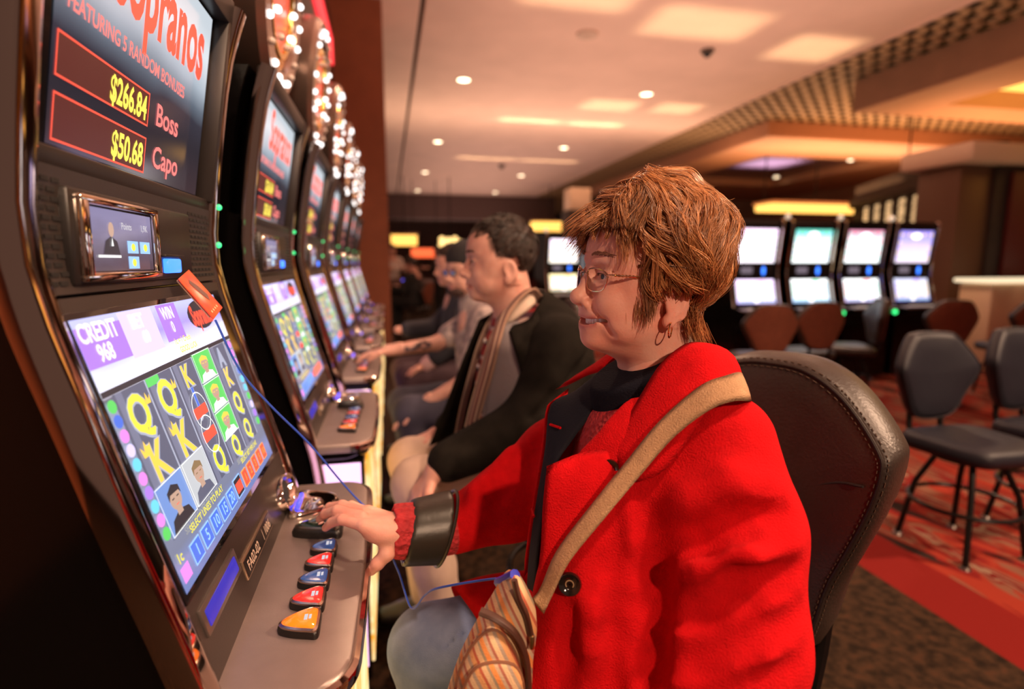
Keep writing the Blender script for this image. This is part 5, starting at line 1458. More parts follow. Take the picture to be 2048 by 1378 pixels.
MB(BO).tube([(.062 + .010 * math.cos(a), .574, .800 + .017 * math.sin(a)) for a in [2 * math.pi * i / 20 for i in range(20)]], .0017, 6, True).build('ring', GOLD, bag)
MB(BO).box((.125, .570, .790), (.010, .006, .006), None, .002).build('snap', GOLD, bag)
TAN = mat('tan_webbing', (.46, .27, .14), .8, bump=.6, bscale=500, var=.1, vscale=80)
sheet('strap', [[(.505, .715, 1.085), (.470, .645, 1.115), (.432, .598, 1.130), (.408, .594, 1.132), (.380, .600, 1.121), (.341, .613, 1.085), (.296, .614, 1.036), (.247, .610, .985), (.207, .612, .936), (.187, .616, .892), (.176, .616, .868)],
                [(.515, .745, 1.098), (.485, .690, 1.138), (.447, .640, 1.158), (.420, .632, 1.156), (.388, .637, 1.143), (.334, .638, 1.100), (.285, .636, 1.046), (.236, .632, .992), (.197, .636, .938), (.178, .640, .889), (.164, .634, .878)]], TAN, bag, .003)
for o in bag.children:
    if o.name.startswith('strap'): o.location = -BO
    
# ---- eyeglasses (head space)
gl = thing('eyeglasses', 'thin metal half-rim eyeglasses worn by the woman in red', 'glasses', WM @ Vector((.09, 0, 0)))
GO = WM @ Vector((.09, 0, 0))
WIRE = mat('champagne_wire', (.72, .55, .42), .2, 1.0); LG = mat('lens_glass', (.95, .95, .97), .02, trans=1.0, spec=.5)
LG.node_tree.nodes['Principled BSDF'].inputs['IOR'].default_value = 1.08
for q in (-1, 1):
    lo = smooth_poly([(-.019, .010), (-.010, .0155), (.006, .016), (.020, .010), (.0215, .000), (.016, -.0135), (.004, -.0175), (-.010, -.0165), (-.018, -.008)], 5)
    P = [Vector((.1000 - .012 * ((.031 + p.x) / .05) ** 2, q * (.031 + p.x), -.006 + p.y)) for p in lo]
    MB(GO).tube(P, .0013, 6, True, WM).build('rim', WIRE, gl)
    c = sum(P, Vector()) / len(P)
    MB(GO).loft([[p + Vector((.0006, 0, 0)) for p in P], [c + (p - c) * .5 + Vector((.0016, 0, 0)) for p in P], [c + (p - c) * .02 + Vector((.0020, 0, 0)) for p in P]], True, M=WM).build('lens', LG, gl, 60)
    h = [(.0880, q * .0525, .002), (.083, q * .062, .003), (.068, q * .0705, .003), (.030, q * .0755, .002), (-.020, q * .078, -.004)]
    te = MB(GO).tube(spline(h, 5), .0013, 6, M=WM).build('temple', WIRE, gl)
    mb = MB(GO)
    for k in range(7):
        t = k / 6; mb.sphere((.080 - .030 * t, q * (.0648 + .0085 * t), .003), (.0028, .0018, .0022), 5, WM)
    mb.build('twisted_detail', mat('polished_gold'), te, 60, 'stuff')
    MB(GO).sphere((.0925, q * .0115, -.010), (.0022, .0022, .0045), 6, WM).build('nose_pad', LG, gl)
MB(GO).tube(spline([(.0985, -.013, .000), (.1015, -.006, .003), (.1025, 0, .0038), (.1015, .006, .003), (.0985, .013, .000)], 4), .0011, 6, M=WM).build('bridge', WIRE, gl)

# ---- loyalty card and its blue cord
cdt = thing('player_card', 'orange-red plastic card hanging from the machine\'s card reader', 'card', (-.295, .99, 1.25))
a, b_, c_, d_ = [Vector(p) for p in ((-.322, .975, 1.274), (-.322, 1.028, 1.288), (-.266, 1.008, 1.222), (-.268, .950, 1.212))]
u = (b_ - a).normalized(); v = (d_ - a).normalized(); n = u.cross(v).normalized()
Mc = frame(a, u, v, n); Lw, Lh = (b_ - a).length, (d_ - a).length
CDO = Vector((-.295, .99, 1.25)); s_ = -1 if n.dot(Vector((0, -1, .6))) < 0 else 1
MB(CDO).span((0, 0, -.0012), (Lw, Lh, .0012), Mc, .001).build('card', mat('orange_red_card', (.55, .035, .015), .3, col2=(.75, .13, .03), vscale=40), cdt)
MB(CDO).span((.004, .0, -.0060 * s_), (Lw + .004, Lh - .006, -.0036 * s_), Mc, .001).build('second_card', mat('tan_card', (.55, .30, .16), .4), cdt)
s_ = -1 if n.dot(Vector((0, -1, .6))) < 0 else 1
A = Art(frame(a + n * s_ * .0014, u, v, n * s_), cdt, 'card_print', CDO)
A.poly(mat('card_dark', (.10, .03, .02), .5), [(.018, .018), (.026, .012), (.036, .030), (.042, .052), (.034, .062), (.026, .045)], .0004)
for k in range(4): A.rect(mat('card_cream', (.8, .5, .3), .5), .010 + k * .009, Lh - .012, .014 + k * .009, Lh - .008, .0004)
A.done()
cordp = [(-.266, .952, 1.211), (-.240, .97, 1.127), (-.204, 1.0, 1.059), (-.148, 1.04, .971), (-.102, 1.07, .888), (-.068, 1.08, .837), (-.030, 1.07, .80), (-.010, 1.03, .772), (-.007, .99, .760), (.004, .95, .748), (.021, .88, .727), (.042, .84, .773), (.062, .80, .807), (.128, .70, .872), (.132, .655, .893)]
cd = thing('lanyard_cord', 'thin blue cord running from the card to the striped bag', 'cord', cordp[0])
MB(cordp[0]).tube(spline(cordp, 8), .0017, 6).build('cord', mat('blue_cord', (.03, .09, .55), .4), cd)
MB(cordp[0]).tube([(.128, .668, .886), (.134, .650, .897), (.142, .628, .918)], [.006, .0085, .007], 8).build('clip', mat('blue_plastic_clip', (.02, .03, .50), .3), cd)

# ---- her stool
def stitched_stool():
    t = thing('swivel_stool', 'dark brown leather stool with stitched back that the woman sits on', 'stool', (.475, .815, 0), R(117), 'stools along the left row')
    sz = .555
    so = smooth_poly([(-.21, -.19), (.21, -.19), (.235, 0), (.20, .20), (.10, .235), (-.10, .235), (-.20, .20), (-.235, 0)], 6)
    mb = MB(); cushion(mb, so, ((.80, -.075), (.95, -.07), (1.0, -.045), (1.0, -.02), (.95, 0), (.8, .010), (.4, .004), (.02, 0)), lambda x, y, d: (x, y, sz - .03 + d))
    mb.build('seat', LEATH, t, 60)
    o = smooth_poly([(-.11, .0), (.11, .0), (.165, .16), (.212, .30), (.228, .385), (.215, .425), (.145, .495), (.07, .533), (0, .540), (-.07, .533), (-.145, .495), (-.215, .425), (-.228, .385), (-.212, .30), (-.165, .16)], 5)
    def bend(x, y, d): return (x, -.262 - .12 * y + .9 * x * x + d, sz + .02 + y)
    mb = MB(); cushion(mb, o, ((.80, -.092), (.95, -.088), (1.0, -.066), (1.025, -.02), (1.0, .022), (.96, .034), (.90, .040), (.75, .046), (.5, .050), (.25, .052), (.02, .052)), bend, (0, .30))
    bk = mb.build('backrest', LEATH, t, 60)
    mb = MB(); cushion(mb, o, ((.90, -.090), (.90, -.098), (.85, -.101), (.3, -.103), (.02, -.103)), bend, (0, .30)); mb.build('back_panel', FABR, t, 60)
    def ring(sc, d): return [Vector(bend(p.x * sc, .30 + (p.y - .30) * sc, d)) for p in o]
    MB().tube(ring(.955, .0365), .0030, 6, True).build('seam', mat('seam_leather', (.016, .010, .008), .5), bk)
    st_ = MB()
    for sc, d in ((.925, .0395), (.985, .0285)):
        rg = ring(sc, d); m_ = len(rg)
        for i in range(m_):
            p, q = rg[i], rg[(i + 1) % m_]; k = max(1, int((q - p).length / .009))
            for j in range(k): st_.tube([p.lerp(q, (j + .2) / k), p.lerp(q, (j + .7) / k)], .0009, 4)
    st_.build('stitching', mat('stitch_thread', (.09, .055, .035), .6), bk, 60, 'stuff')
    arc = [Vector(bend(x, y, .0475)) for x, y in ((-.195, .355), (-.15, .345), (-.08, .31), (0, .285), (.08, .31), (.15, .345), (.195, .355))]
    MB().tube(spline(arc, 6), .0024, 6).build('cross_seam', mat('seam_leather'), bk)
    for s in (-1, 1):
        MB().tube([(s * .12, -.10, sz - .11), (s * .12, -.28, sz - .09), (s * .12, -.31, sz - .01), (s * .12, -.335, sz + .12)], .016, 8).build('back_bracket', LEGM, t)
    MB().lathe([(.001, sz - .13), (.05, sz - .13), (.05, .06), (.001, .06)], 20).build('post', LEGM, t)
    MB().lathe([(.001, sz - .125), (.17, sz - .125), (.17, sz - .10), (.001, sz - .10)], 20).build('swivel_plate', LEGM, t)
    MB().lathe([(.06, .10), (.09, .04), (.24, .022), (.25, 0), (.001, 0)], 32).build('floor_base', LEGM, t)
    MB().tube([(.20 * math.cos(a), .20 * math.sin(a), .25) for a in [2 * math.pi * i / 32 for i in range(32)]], .011, 8, True).build('foot_ring', LEGM, t)
    MB().tube([(-.20, 0, .25), (.20, 0, .25)], .009, 8).build('ring_spoke', LEGM, t)
    return t
wst = stitched_stool()
# ================================================================ the other players
def simple_hand(sd, wrist, d, palm, thumb_side, curl=25, sc=1.0):
    w = Vector(wrist); a = Vector(d).normalized(); n = Vector(palm); n = (n - a * n.dot(a)).normalized(); s = n.cross(a) * thumb_side
    kn = [w + a * (.088 * sc) + s * (q * sc) for q in (.032, .011, -.010, -.030)]
    F = []
    for i, k in enumerate(kn):
        L = (.072, .080, .075, .060)[i] * sc; p = k; f = [p]; ang = R(curl * .6)
        for j, fr in enumerate((.45, .30, .25)):
            p = p + (a * math.cos(ang) + n * math.sin(ang)) * L * fr; f.append(p); ang += R(curl)
        F.append(f)
    t0 = w + a * (.028 * sc) + s * (.026 * sc); th = [t0, t0 + (a * .6 + s * .7) * (.035 * sc), t0 + (a * 1.5 + s * .9 + n * .3) * (.032 * sc), t0 + (a * 2.1 + s * .9 + n * .6) * (.034 * sc)]
    hand_sdf(sd, w, (kn[0], kn[3]), F, th, .0088 * sc)
def bounds(pts, m):
    A = np.array([list(p) for p in pts]); return A.min(0) - m, A.max(0) + m
def sitter(label, WMh, neck, hips, sh, arms, knees, ankles, M, male=True, smile=False, hh=.003, hands=(), bulk=1.0, group='people playing the left row'):
    """returns (person, dict of the skeleton); hands: list of (wrist, dir, palm, thumb_side, curl)"""
    hs_ = head_sdf(male, smile, hh); V, Q = hs_.net(); V = smooth_net(V, Q, 1)
    parts = [(xform(V, WMh), Q, lip_mask(V, smile))]
    for (w, d, p, ts, cu) in hands:
        c = np.array(w) + np.array(Vector(d).normalized()) * .08
        s2 = Sdf(c - .16, c + .16, .004); simple_hand(s2, w, d, p, ts, cu); s2.cap(w, tuple(np.array(w) - np.array(Vector(d).normalized()) * .06), .026, .030, .02)
        v, q = s2.net(); parts.append((smooth_net(v, q, 1), q, None))
    P = [neck, hips, *sh, *[a for ar in arms for a in ar], *knees, *ankles]; lo, hi = bounds(P, .22)
    lo[2] = min(lo[2], 0); b = Sdf(lo, hi, .016); mid = (Vector(sh[0]) + Vector(sh[1])) / 2
    b.chain([hips, (Vector(hips) + mid) / 2, mid, neck], [.12, .12, .11, .05], .05)
    b.cap(sh[0], sh[1], .05, .05, .04)
    for s_, ar in zip(sh, arms): b.chain([s_, *ar], [.045, .038, .028], .02)
    for i, (k, an) in enumerate(zip(knees, ankles)):
        h0 = Vector(hips) + Vector((0, (-.09, .09)[i], 0)); b.chain([h0, k, an], [.075, .055, .04], .03); b.cap(an, Vector(an) + Vector((-.05, 0, -.055)), .03, .024, .01)
    v, q = b.net(); parts.append((v, q, None))
    o = merge('person', parts, M['skin'])
    tag(o, label, 'person', group)
    eyes(WMh, o, smile)
    pn = Sdf(*[x for x in (np.minimum(*bounds([hips, *knees, *ankles], .2)[:1] * 2), np.maximum(*bounds([hips, *knees, *ankles], .2)[1:] * 2))], .012)
    pn.ell(tuple(Vector(hips) + Vector((0, 0, .0))), (.16 * bulk, .19 * bulk, .13), .04)
    for i, (k, an) in enumerate(zip(knees, ankles)):
        h0 = Vector(hips) + Vector((-.02, (-.095, .095)[i], .01)); pn.chain([h0, (h0 + Vector(k)) / 2, k], [.105, .095, .080], .03); pn.chain([k, (Vector(k) + Vector(an)) / 2, an], [.078, .066, .056], .02)
    organic('trousers', pn, M['pants'], o, it=2)
    for an in ankles:
        a = np.array(an); sh_ = Sdf(a - np.array((.22, .08, .14)), a + np.array((.10, .08, .06)), .007)
        sh_.chain([tuple(a + (.02, 0, -.04)), tuple(a + (-.08, 0, -.07)), tuple(a + (-.15, 0, -.075))], [.045, .042, .034], .02); organic('shoe', sh_, MATS['dark_shoe'], o)
    return o
def short_hair(o, WMh, m, seed, mask, rad, C=(-.018, 0, .035), clumps=900, per=9, step=.005, steps=9, wave=.0012, lift=.012, crown=(-.5, 0, .85), bias=(0, 0, 0), width=.0008):
    radial_cap('hair_base', m, o, WMh, C, rad, mask, .93, tint=.1)
    strands('hair', m, o, WMh, C, rad, crown, mask, seed, clumps, per, steps, step, width, wave=wave, lift=lift, spread=.003, swirl=.25, bias=bias)
def man_mask(P):
    x, y, z = P[:, 0], P[:, 1], P[:, 2]; ay = np.abs(y)
    top = z > .062 - .25 * np.clip(.06 - x, 0, .06) * (x > 0)
    side = (x < .040) & (z > -.005 - .02) & (ay > .03) & ~((x > .005) & (z < .015) & (x > .030))
    burn = (x < .024) & (x > .004) & (z > -.045) & (ay > .05)
    back = (x < -.045) & (z > -.085)
    ear = (x > -.048) & (x < .004) & (z < .004)
    return (top | side | burn | back) & ~ear
WOOL = mat('black_wool_coat', (.012, .010, .008), .95, spec=.08, bump=.4, bscale=350, var=.3, vscale=20)
def plaid(name, c1, c2, c3, sc):
    m = bpy.data.materials.new(name); n, l = nodes_of(m); b = n['Principled BSDF']; b.inputs['Roughness'].default_value = .85
    tc = n.new('ShaderNodeTexCoord'); sx = n.new('ShaderNodeSeparateXYZ'); l.new(tc.outputs['Object'], sx.inputs[0])
    def band(i, f, w):
        mu = n.new('ShaderNodeMath'); mu.operation = 'MULTIPLY'; mu.inputs[1].default_value = f; l.new(sx.outputs[i], mu.inputs[0])
        fr = n.new('ShaderNodeMath'); fr.operation = 'FRACT'; l.new(mu.outputs[0], fr.inputs[0])
        c = n.new('ShaderNodeMath'); c.operation = 'LESS_THAN'; c.inputs[1].default_value = w; l.new(fr.outputs[0], c.inputs[0]); return c.outputs[0]
    def mix(f, a, c):
        x = n.new('ShaderNodeMix'); x.data_type = 'RGBA'; l.new(f, x.inputs[0])
        if isinstance(a, tuple): x.inputs[6].default_value = (*a, 1)
        else: l.new(a, x.inputs[6])
        x.inputs[7].default_value = (*c, 1); return x.outputs[2]
    v = mix(band(1, sc, .3), c1, c2); v = mix(band(2, sc, .3), v, c2); v = mix(band(1, sc * .5, .12), v, c3); v = mix(band(2, sc * .5, .12), v, c3)
    l.new(v, b.inputs['Base Color']); return m
def stripe_mat(name, cols, ax, f, rot=(0, 0, 0)):
    m = bpy.data.materials.new(name); n, l = nodes_of(m); b = n['Principled BSDF']; b.inputs['Roughness'].default_value = .9
    uv = n.new('ShaderNodeUVMap'); uv.uv_map = 'uv'; sx = n.new('ShaderNodeSeparateXYZ'); l.new(uv.outputs[0], sx.inputs[0])
    r = n.new('ShaderNodeValToRGB'); e = r.color_ramp; e.interpolation = 'CONSTANT'
    while len(e.elements) < len(cols): e.elements.new(.5)
    for k, (p, c) in enumerate(cols): e.elements[k].position = p; e.elements[k].color = (*c, 1)
    l.new(sx.outputs[ax], r.inputs[0]); l.new(r.outputs[0], b.inputs['Base Color']); return m
def ribbon(name, L_, R_, m, parent, th=.008, n=6):
    """striped band between two edges; uv x runs across"""
    a = spline(L_, n); b = spline(R_, n); k = len(a); cols_ = 6
    A = np.array([[list(p.lerp(q, j / (cols_ - 1))) for j in range(cols_)] for p, q in zip(a, b)])
    N = np.cross(np.gradient(A, axis=0), np.gradient(A, axis=1)); N /= np.linalg.norm(N, axis=2)[:, :, None] + 1e-9
    bow = np.sin(np.linspace(0, math.pi, cols_)) * th
    s_ = 1 if N[k // 2, 2] @ (np.array((0, 0, 1.3)) - A[k // 2, 2]) > 0 else -1
    T_ = A + N * (s_ * bow)[None, :, None]; B_ = A - N * s_ * .003
    V = np.concatenate([T_.reshape(-1, 3), B_.reshape(-1, 3)]); F = []
    o2 = k * cols_
    for i in range(k - 1):
        for j in range(cols_ - 1):
            q = (i * cols_ + j, i * cols_ + j + 1, (i + 1) * cols_ + j + 1, (i + 1) * cols_ + j); F += [q, tuple(o2 + x for x in q[::-1])]
        for j in (0, cols_ - 1): F.append((i * cols_ + j, (i + 1) * cols_ + j, o2 + (i + 1) * cols_ + j, o2 + i * cols_ + j))
    me = np_mesh(name, V, F); U = me.uv_layers.new(name='uv')
    li = np.zeros(len(me.loops), np.int32); me.loops.foreach_get('vertex_index', li); li = li % o2
    uvv = np.stack([(li % cols_) / (cols_ - 1), (li // cols_) / k], 1); U.data.foreach_set('uv', uvv.astype(np.float32).ravel())
    return link(name, me, m, parent)
# ---------------------------------------------------------------- man in the black coat
MM = head_matrix((.3345, 1.72, 1.308), (-1, .0, 0), -3, 0, 1.03)
man = sitter('dark-haired man in black coat with striped scarf and plaid shirt, seated looking down', MM, (.40, 1.73, 1.14), (.48, 1.75, .60), ((.47, 1.57, 1.05), (.46, 1.92, 1.05)),
             (((.385, 1.50, .83), (.125, 1.47, .755)), ((.34, 1.98, .82), (.17, 1.92, .70))), ((.07, 1.60, .655), (.06, 1.90, .62)), ((.15, 1.60, .12), (.10, 1.90, .12)),
             {'skin': SKIN_M, 'pants': mat('beige_chinos', (.52, .38, .30), .85, bump=.3, bscale=30, var=.08, vscale=20)}, hh=.0028,
             hands=(((.110, 1.465, .742), (-.60, .0, -.80), (.6, .1, -.4), -1, 30), ((.15, 1.92, .70), (-1, -.1, -.3), (0, 0, -1), -1, 25)), bulk=1.1)
DHAIR = hair_mat('dark_brown_hair', (.012, .006, .004), (.07, .030, .016), .45)
short_hair(man, MM, DHAIR, 5, man_mask, ellrad(.112, .087, .103, .02, 3), bias=(.55, 0, 0))
brow_hairs(MM, man, mat('dark_brow', (.03, .015, .01), .7), -.003)
ts = Sdf((.16, 1.50, .55), (.62, 2.0, 1.18), .009)
ts.ell((.43, 1.75, .88), (.165, .19, .28), .04); ts.cap((.40, 1.73, 1.10), (.40, 1.73, 1.02), .085, .11, .04)
organic('plaid_shirt', ts, plaid('red_plaid', (.30, .02, .02), (.06, .015, .03), (.45, .30, .28), 22), man)
for z, x in ((1.06, .292), (.98, .271), (.90, .261), (.82, .258)):
    MB().sphere((x - .004, 1.70, z), (.005, .007, .007), 6).build('shirt_button', mat('pearl_button', (.8, .75, .72), .3), man)
GREYK = mat('grey_knit', (.22, .19, .20), .9, bump=.5, bscale=200)
sheet('cardigan', [[(.372, 1.60, 1.13), (.330, 1.60, 1.125), (.305, 1.62, 1.115)], [(.40, 1.555, 1.03), (.345, 1.56, 1.035), (.290, 1.60, 1.03)], [(.40, 1.545, .90), (.345, 1.55, .90), (.265, 1.60, .90)], [(.38, 1.55, .74), (.33, 1.555, .74), (.26, 1.60, .73)]], GREYK, man, .010)
mc = Sdf((.02, 1.36, .44), (.76, 2.10, 1.22), .0095)
mc.ell((.49, 1.75, .86), (.175, .245, .34), .06); mc.cap((.485, 1.57, 1.05), (.475, 1.93, 1.05), .085, .080, .06); mc.cap((.46, 1.74, 1.09), (.44, 1.74, 1.14), .10, .075, .04)
mc.chain([(.49, 1.555, 1.045), (.395, 1.500, .85), (.145, 1.472, .762)], [.092, .086, .058], .04)
mc.chain([(.46, 1.94, 1.04), (.35, 1.99, .83), (.20, 1.93, .72)], [.085, .080, .058], .04)
mc.ell((.40, 1.62, .66), (.17, .12, .14), .05); mc.ell((.36, 1.86, .66), (.18, .12, .14), .05)
mc.chain([(.29, 1.69, 1.24), (.275, 1.69, 1.05), (.235, 1.70, .85), (.17, 1.71, .62)], [.105, .105, .10, .10], .02, True)
mc.cap((.385, 1.73, 1.24), (.385, 1.73, 1.12), .088, .088, .012, True)
for p in ([(.52, 1.47, 1.0), (.44, 1.435, .93), (.37, 1.43, .88)], [(.47, 1.45, .90), (.41, 1.42, .84), (.33, 1.43, .80)], [(.57, 1.52, 1.07), (.52, 1.47, .99), (.50, 1.45, .90)]): mc.chain(p, [.008, .016, .008], .03, True)
mcoat = organic('black_coat', mc, WOOL, man, it=2)
sheet('lapel', [[(.43, 1.60, 1.16), (.385, 1.585, 1.13), (.335, 1.60, 1.115)], [(.44, 1.555, 1.06), (.395, 1.545, 1.05), (.345, 1.55, 1.06)], [(.43, 1.525, .92), (.40, 1.525, .92), (.375, 1.535, .92)], [(.40, 1.53, .76), (.385, 1.53, .76), (.37, 1.54, .76)]], WOOL, mcoat, .012)
sheet('lapel', [[(.36, 1.85, 1.15), (.32, 1.82, 1.13), (.285, 1.80, 1.115)], [(.34, 1.86, 1.02), (.28, 1.83, 1.0), (.230, 1.80, .985)], [(.30, 1.88, .84), (.22, 1.84, .83), (.165, 1.80, .82)], [(.26, 1.88, .70), (.17, 1.84, .70), (.115, 1.80, .70)]], WOOL, mcoat, .012)
SCARF = stripe_mat('striped_scarf', [(0, (.34, .20, .14)), (.14, (.09, .04, .04)), (.30, (.38, .25, .19)), (.42, (.13, .05, .045)), (.62, (.34, .20, .15)), (.74, (.08, .04, .04)), (.88, (.40, .27, .20))], 0, 1)
ribbon('scarf', [(.470, 1.70, 1.20), (.425, 1.625, 1.225), (.372, 1.598, 1.190), (.330, 1.585, 1.125), (.292, 1.575, .990), (.246, 1.575, .828), (.215, 1.575, .640)], [(.455, 1.72, 1.175), (.395, 1.655, 1.190), (.335, 1.62, 1.145), (.292, 1.60, 1.100), (.252, 1.59, .985), (.206, 1.585, .825), (.172, 1.585, .640)], SCARF, man, .014)
ribbon('scarf', [(.46, 1.76, 1.20), (.40, 1.83, 1.20), (.345, 1.80, 1.155), (.312, 1.755, 1.10), (.272, 1.745, 1.00), (.226, 1.74, .83), (.195, 1.74, .66)], [(.44, 1.75, 1.16), (.37, 1.79, 1.16), (.315, 1.76, 1.12), (.285, 1.73, 1.08), (.252, 1.725, .99), (.208, 1.72, .83), (.176, 1.72, .66)], SCARF, man, .012)
cl = mat('cream_collar', (.55, .42, .34), .85, bump=.4, bscale=120)
sheet('shirt_collar', [[(.445, 1.70, 1.205), (.41, 1.645, 1.205), (.36, 1.635, 1.17), (.318, 1.665, 1.135)], [(.452, 1.695, 1.17), (.415, 1.622, 1.165), (.355, 1.612, 1.125), (.305, 1.640, 1.095)]], cl, man, .008)

# ---------------------------------------------------------------- bearded player in the knit cap
BM = head_matrix((.372, 2.7776, 1.2286 + .035), (-.85, -.5, 0), -6, 0, 1.0)
SHIRT = mat('pale_patterned_shirt', (.50, .40, .38), .85, col2=(.12, .10, .12), vscale=26)
bean = sitter('man in dark knit cap and glasses with pale patterned shirt and tattooed forearm', BM, (.42, 2.79, 1.10), (.50, 2.75, .58), ((.45, 2.62, 1.01), (.45, 2.93, 1.01)),
              (((.36, 2.58, .76), (.13, 2.60, .632)), ((.24, 2.90, .885), (.0, 2.78, .872))), ((.08, 2.62, .60), (.06, 2.90, .58)), ((.14, 2.62, .12), (.12, 2.90, .12)),
              {'skin': skin_mat('skin_tattooed', (.60, .33, .26), (.52, .27, .22), (.40, .14, .12)), 'pants': mat('navy_jeans', (.030, .028, .050), .85, var=.2, vscale=15)}, hh=.004,
              hands=(((.13, 2.60, .635), (-1, .05, -.62), (.3, 0, -.9), -1, 14), ((-.01, 2.78, .874), (-1, -.05, -.15), (0, 0, -1), -1, 16)))
sh2 = Sdf((.12, 2.44, .56), (.70, 3.06, 1.22), .011)
sh2.ell((.47, 2.77, .84), (.15, .20, .26), .05); sh2.cap((.455, 2.63, 1.03), (.455, 2.92, 1.03), .078, .078, .05); sh2.cap((.43, 2.79, 1.06), (.415, 2.79, 1.13), .09, .075, .03)
sh2.chain([(.45, 2.61, 1.0), (.37, 2.58, .80)], [.072, .066], .03); sh2.chain([(.45, 2.93, 1.0), (.31, 2.92, .92)], [.072, .066], .03)
organic('shirt', sh2, SHIRT, bean, it=2)
tat = MB(); rr = random.Random(8)
for k in range(16):
    t = rr.uniform(.1, .8); p = Vector((.22, 2.885, .886)).lerp(Vector((.03, 2.79, .874)), t); tat.box(p + Vector((0, -.030, rr.uniform(-.012, .02))), (.030 * rr.uniform(.5, 1.2), .012, .014), Matrix.Identity(4), .003)
tat.build('tattoo', mat('tattoo_ink', (.10, .07, .08), .7), bean, 60, 'stuff')
kcap = Sdf((-.14, -.11, .0), (.12, .11, .17), .004); kcap.ell((-.012, 0, .050), (.106, .088, .098), .01); kcap.plane((.07, 0, .032), (.30, 0, -1), .012)
organic('knit_cap', kcap, mat('black_knit', (.012, .010, .012), .9, bump=.6, bscale=150), bean, BM)
bd = Sdf((-.02, -.08, -.15), (.13, .08, -.03), .004); bd.ell((.058, 0, -.095), (.048, .048, .032), .02); bd.ell((.07, 0, -.045), (.05, .05, .020), .01, True); bd.ell((.105, 0, -.075), (.02, .02, .012), .008, True)
organic('beard', bd, mat('dark_beard', (.05, .025, .02), .9, bump=.8, bscale=200), bean, BM)
eg = thing('eyeglasses', 'glasses with bluish reflections worn by the man in the knit cap', 'glasses', BM @ Vector((.1, 0, 0))); EO = BM @ Vector((.1, 0, 0))
for q in (-1, 1):
    P = [Vector((.099, q * (.031 + .020 * math.cos(a)), -.004 + .015 * math.sin(a))) for a in [2 * math.pi * i / 18 for i in range(18)]]
    MB(EO).tube(P, .0016, 6, True, BM).build('rim', LEGM, eg)
    MB(EO).loft([P, [Vector((.100, q * .031, -.004)) + (p - Vector((.099, q * .031, -.004))) * .02 for p in P]], True, M=BM).build('lens', mat('glossy_blue_lens', (.25, .28, .45), .05, .6), eg)
    MB(EO).tube([(.098, q * .052, 0), (.07, q * .074, .002), (-.02, q * .079, 0)], .0015, 6, M=BM).build('temple', LEGM, eg)
MB(EO).tube([(.099, -.011, 0), (.103, 0, .003), (.099, .011, 0)], .0015, 6, M=BM).build('bridge', LEGM, eg)

# ---------------------------------------------------------------- farthest player
FM = head_matrix((.3934, 3.5611, 1.2806), (-1, -.1, 0), -8, 0, 1.0)
far = sitter('dark-haired player in navy jacket, farthest seated at the left row', FM, (.43, 3.57, 1.13), (.50, 3.60, .60), ((.46, 3.42, 1.04), (.46, 3.76, 1.04)),
             (((.38, 3.38, .80), (.20, 3.40, .675)), ((.30, 3.80, .85), (.05, 3.74, .86))), ((.10, 3.44, .61), (.08, 3.74, .60)), ((.16, 3.44, .12), (.14, 3.74, .12)),
             {'skin': SKIN_M, 'pants': mat('plum_trousers', (.06, .03, .04), .85)}, hh=.0045, hands=(((.20, 3.40, .678), (-1, 0, -.30), (0, 0, -1), -1, 45),))
short_hair(far, FM, DHAIR, 9, man_mask, ellrad(.116, .092, .110, .02, 3), clumps=260, per=5, bias=(.4, 0, 0), width=.0016)
jk = Sdf((.02, 3.22, .56), (.72, 3.92, 1.18), .013)
jk.ell((.48, 3.59, .86), (.16, .21, .28), .05); jk.cap((.465, 3.43, 1.04), (.465, 3.75, 1.04), .072, .072, .05); jk.cap((.44, 3.58, 1.08), (.43, 3.58, 1.14), .08, .07, .03)
jk.chain([(.46, 3.42, 1.03), (.385, 3.38, .81), (.27, 3.39, .725)], [.075, .068, .055], .03); jk.chain([(.46, 3.76, 1.03), (.31, 3.80, .86), (.12, 3.75, .862)], [.075, .068, .055], .03)
organic('navy_jacket', jk, mat('navy_jacket', (.022, .022, .032), .8), far, it=2)
pc = Sdf((.14, 3.30, .56), (.36, 3.50, .84), .008); pc.cap((.29, 3.392, .735), (.215, 3.40, .685), .052, .044, .006)
organic('pink_cuff', pc, mat('pink_shirt_cuff', (.65, .42, .42), .8), far)
# stools under the other players
def low_stool(x, y, label):
    c = copy_tree(wst); c.location = (x, y, 0); c.rotation_euler = (0, 0, R(92)); c['label'] = label
low_stool(.58, 1.75, 'stool under the man in the black coat'); low_stool(.62, 2.76, 'stool under the man in the knit cap'); low_stool(.62, 3.60, 'stool under the farthest player of the left row')

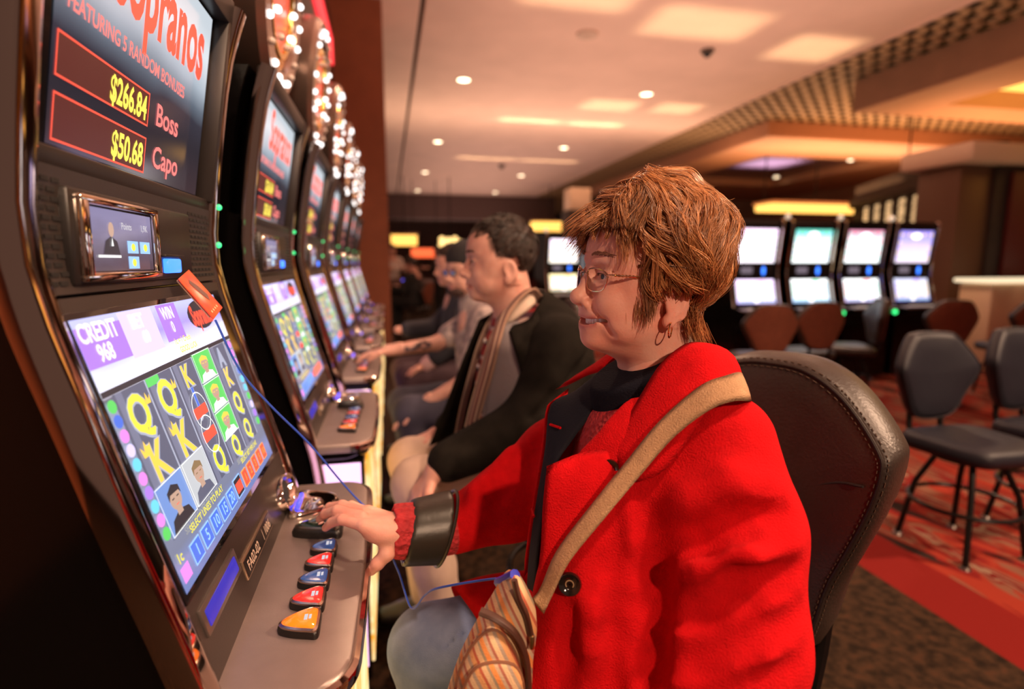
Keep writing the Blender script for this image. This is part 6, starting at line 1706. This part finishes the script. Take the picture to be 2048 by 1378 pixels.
# ---------------------------------------------------------------- far gaming pit figures
def far_sitter(x, y, label, top, hairc, face=180, standing=False):
    z0 = .30 if standing else 0
    f = Vector((math.cos(R(face)), math.sin(R(face)), 0)); l = Vector((-f.y, f.x, 0)); B0 = Vector((x, y, 0))
    W = lambda a, b, c_: tuple(B0 + f * a + l * b + Vector((0, 0, c_)))
    HM = head_matrix(W(.03, 0, 1.27 + z0), tuple(f), -12, 0, 1.0)
    hd_ = head_sdf(True, False, .006); V, Q = hd_.net(); parts = [(xform(V, HM), Q, None)]
    s3 = Sdf(B0 - Vector((.6, .6, 0)), B0 + Vector((.6, .6, 1.3 + z0)), .02)
    s3.chain([W(-.03, 0, .62 + z0), W(-.02, 0, .85 + z0), W(-.02, 0, 1.05 + z0), W(-.02, 0, 1.14 + z0)], [.13, .13, .12, .05], .05)
    for q in (-1, 1):
        s3.chain([W(-.02, q * .18, 1.04 + z0), W(.06, q * .24, .82 + z0), W(.34, q * .14, .86 + z0)], [.055, .045, .030], .03); s3.ell(W(.40, q * .13, .87 + z0), .045, .02)
        if standing: s3.chain([W(0, q * .1, .9), W(0, q * .1, .5), W(0, q * .1, .1)], [.09, .07, .05], .03)
        else: s3.chain([W(0, q * .1, .60), W(.38, q * .11, .60), W(.34, q * .11, .12)], [.09, .075, .05], .03)
    v, q_ = s3.net(); parts.append((v, q_, None)); o = merge('person', parts, SKIN_M); tag(o, label, 'person', 'people in the far gaming pit')
    s4 = Sdf(B0 - Vector((.6, .6, 0)), B0 + Vector((.6, .6, 1.3 + z0)), .02)
    s4.chain([W(-.03, 0, .62 + z0), W(-.02, 0, .85 + z0), W(-.02, 0, 1.03 + z0)], [.17, .165, .13], .06); s4.cap(W(-.02, -.16, 1.04 + z0), W(-.02, .16, 1.04 + z0), .075, .075, .05)
    for q in (-1, 1): s4.chain([W(-.02, q * .18, 1.04 + z0), W(.06, q * .24, .82 + z0), W(.30, q * .15, .855 + z0)], [.075, .065, .048], .03)
    organic('top', s4, top, o)
    s5 = Sdf(B0 - Vector((.6, .6, .02)), B0 + Vector((.6, .6, .85)), .02)
    for q in (-1, 1):
        if standing: s5.chain([W(-.02, q * .09, .90), W(0, q * .1, .5), W(0, q * .1, .06)], [.12, .085, .065], .03)
        else: s5.chain([W(-.02, q * .1, .62), W(.38, q * .11, .60), W(.34, q * .11, .06)], [.12, .09, .06], .03)
    organic('trousers', s5, mat('black_trousers', (.012, .010, .010), .8), o)
    radial_cap('hair', hairc, o, HM, (-.018, 0, .035), ellrad(.115, .09, .106, .03, 2), man_mask, 1.0, 32, 24, .2)
    return o
BLK = mat('black_shirt', (.012, .011, .011), .8)
far_sitter(.42, 10.0, 'person in black seated at the far green gaming table', BLK, DHAIR, 150)
far_sitter(.10, 12.9, 'dealer in pale shirt standing behind the far gaming table', mat('pale_shirt', (.55, .45, .42), .8), DHAIR, -75, True)
far_sitter(1.75, 13.4, 'person in red top standing in the far pit by the lit screens', mat('red_top', (.35, .04, .03), .8), DHAIR, 190, True)
far_sitter(1.25, 14.2, 'person in dark top standing deep in the far pit', BLK, DHAIR, 200, True)
st2 = copy_tree(st); put(st2, .48, 10.0, 60, 'stool under the person in black at the far gaming table', 'stools in the far pit')
st3 = copy_tree(st); put(st3, 1.35, 10.9, 80, 'empty stool near the far gaming table', 'stools in the far pit')
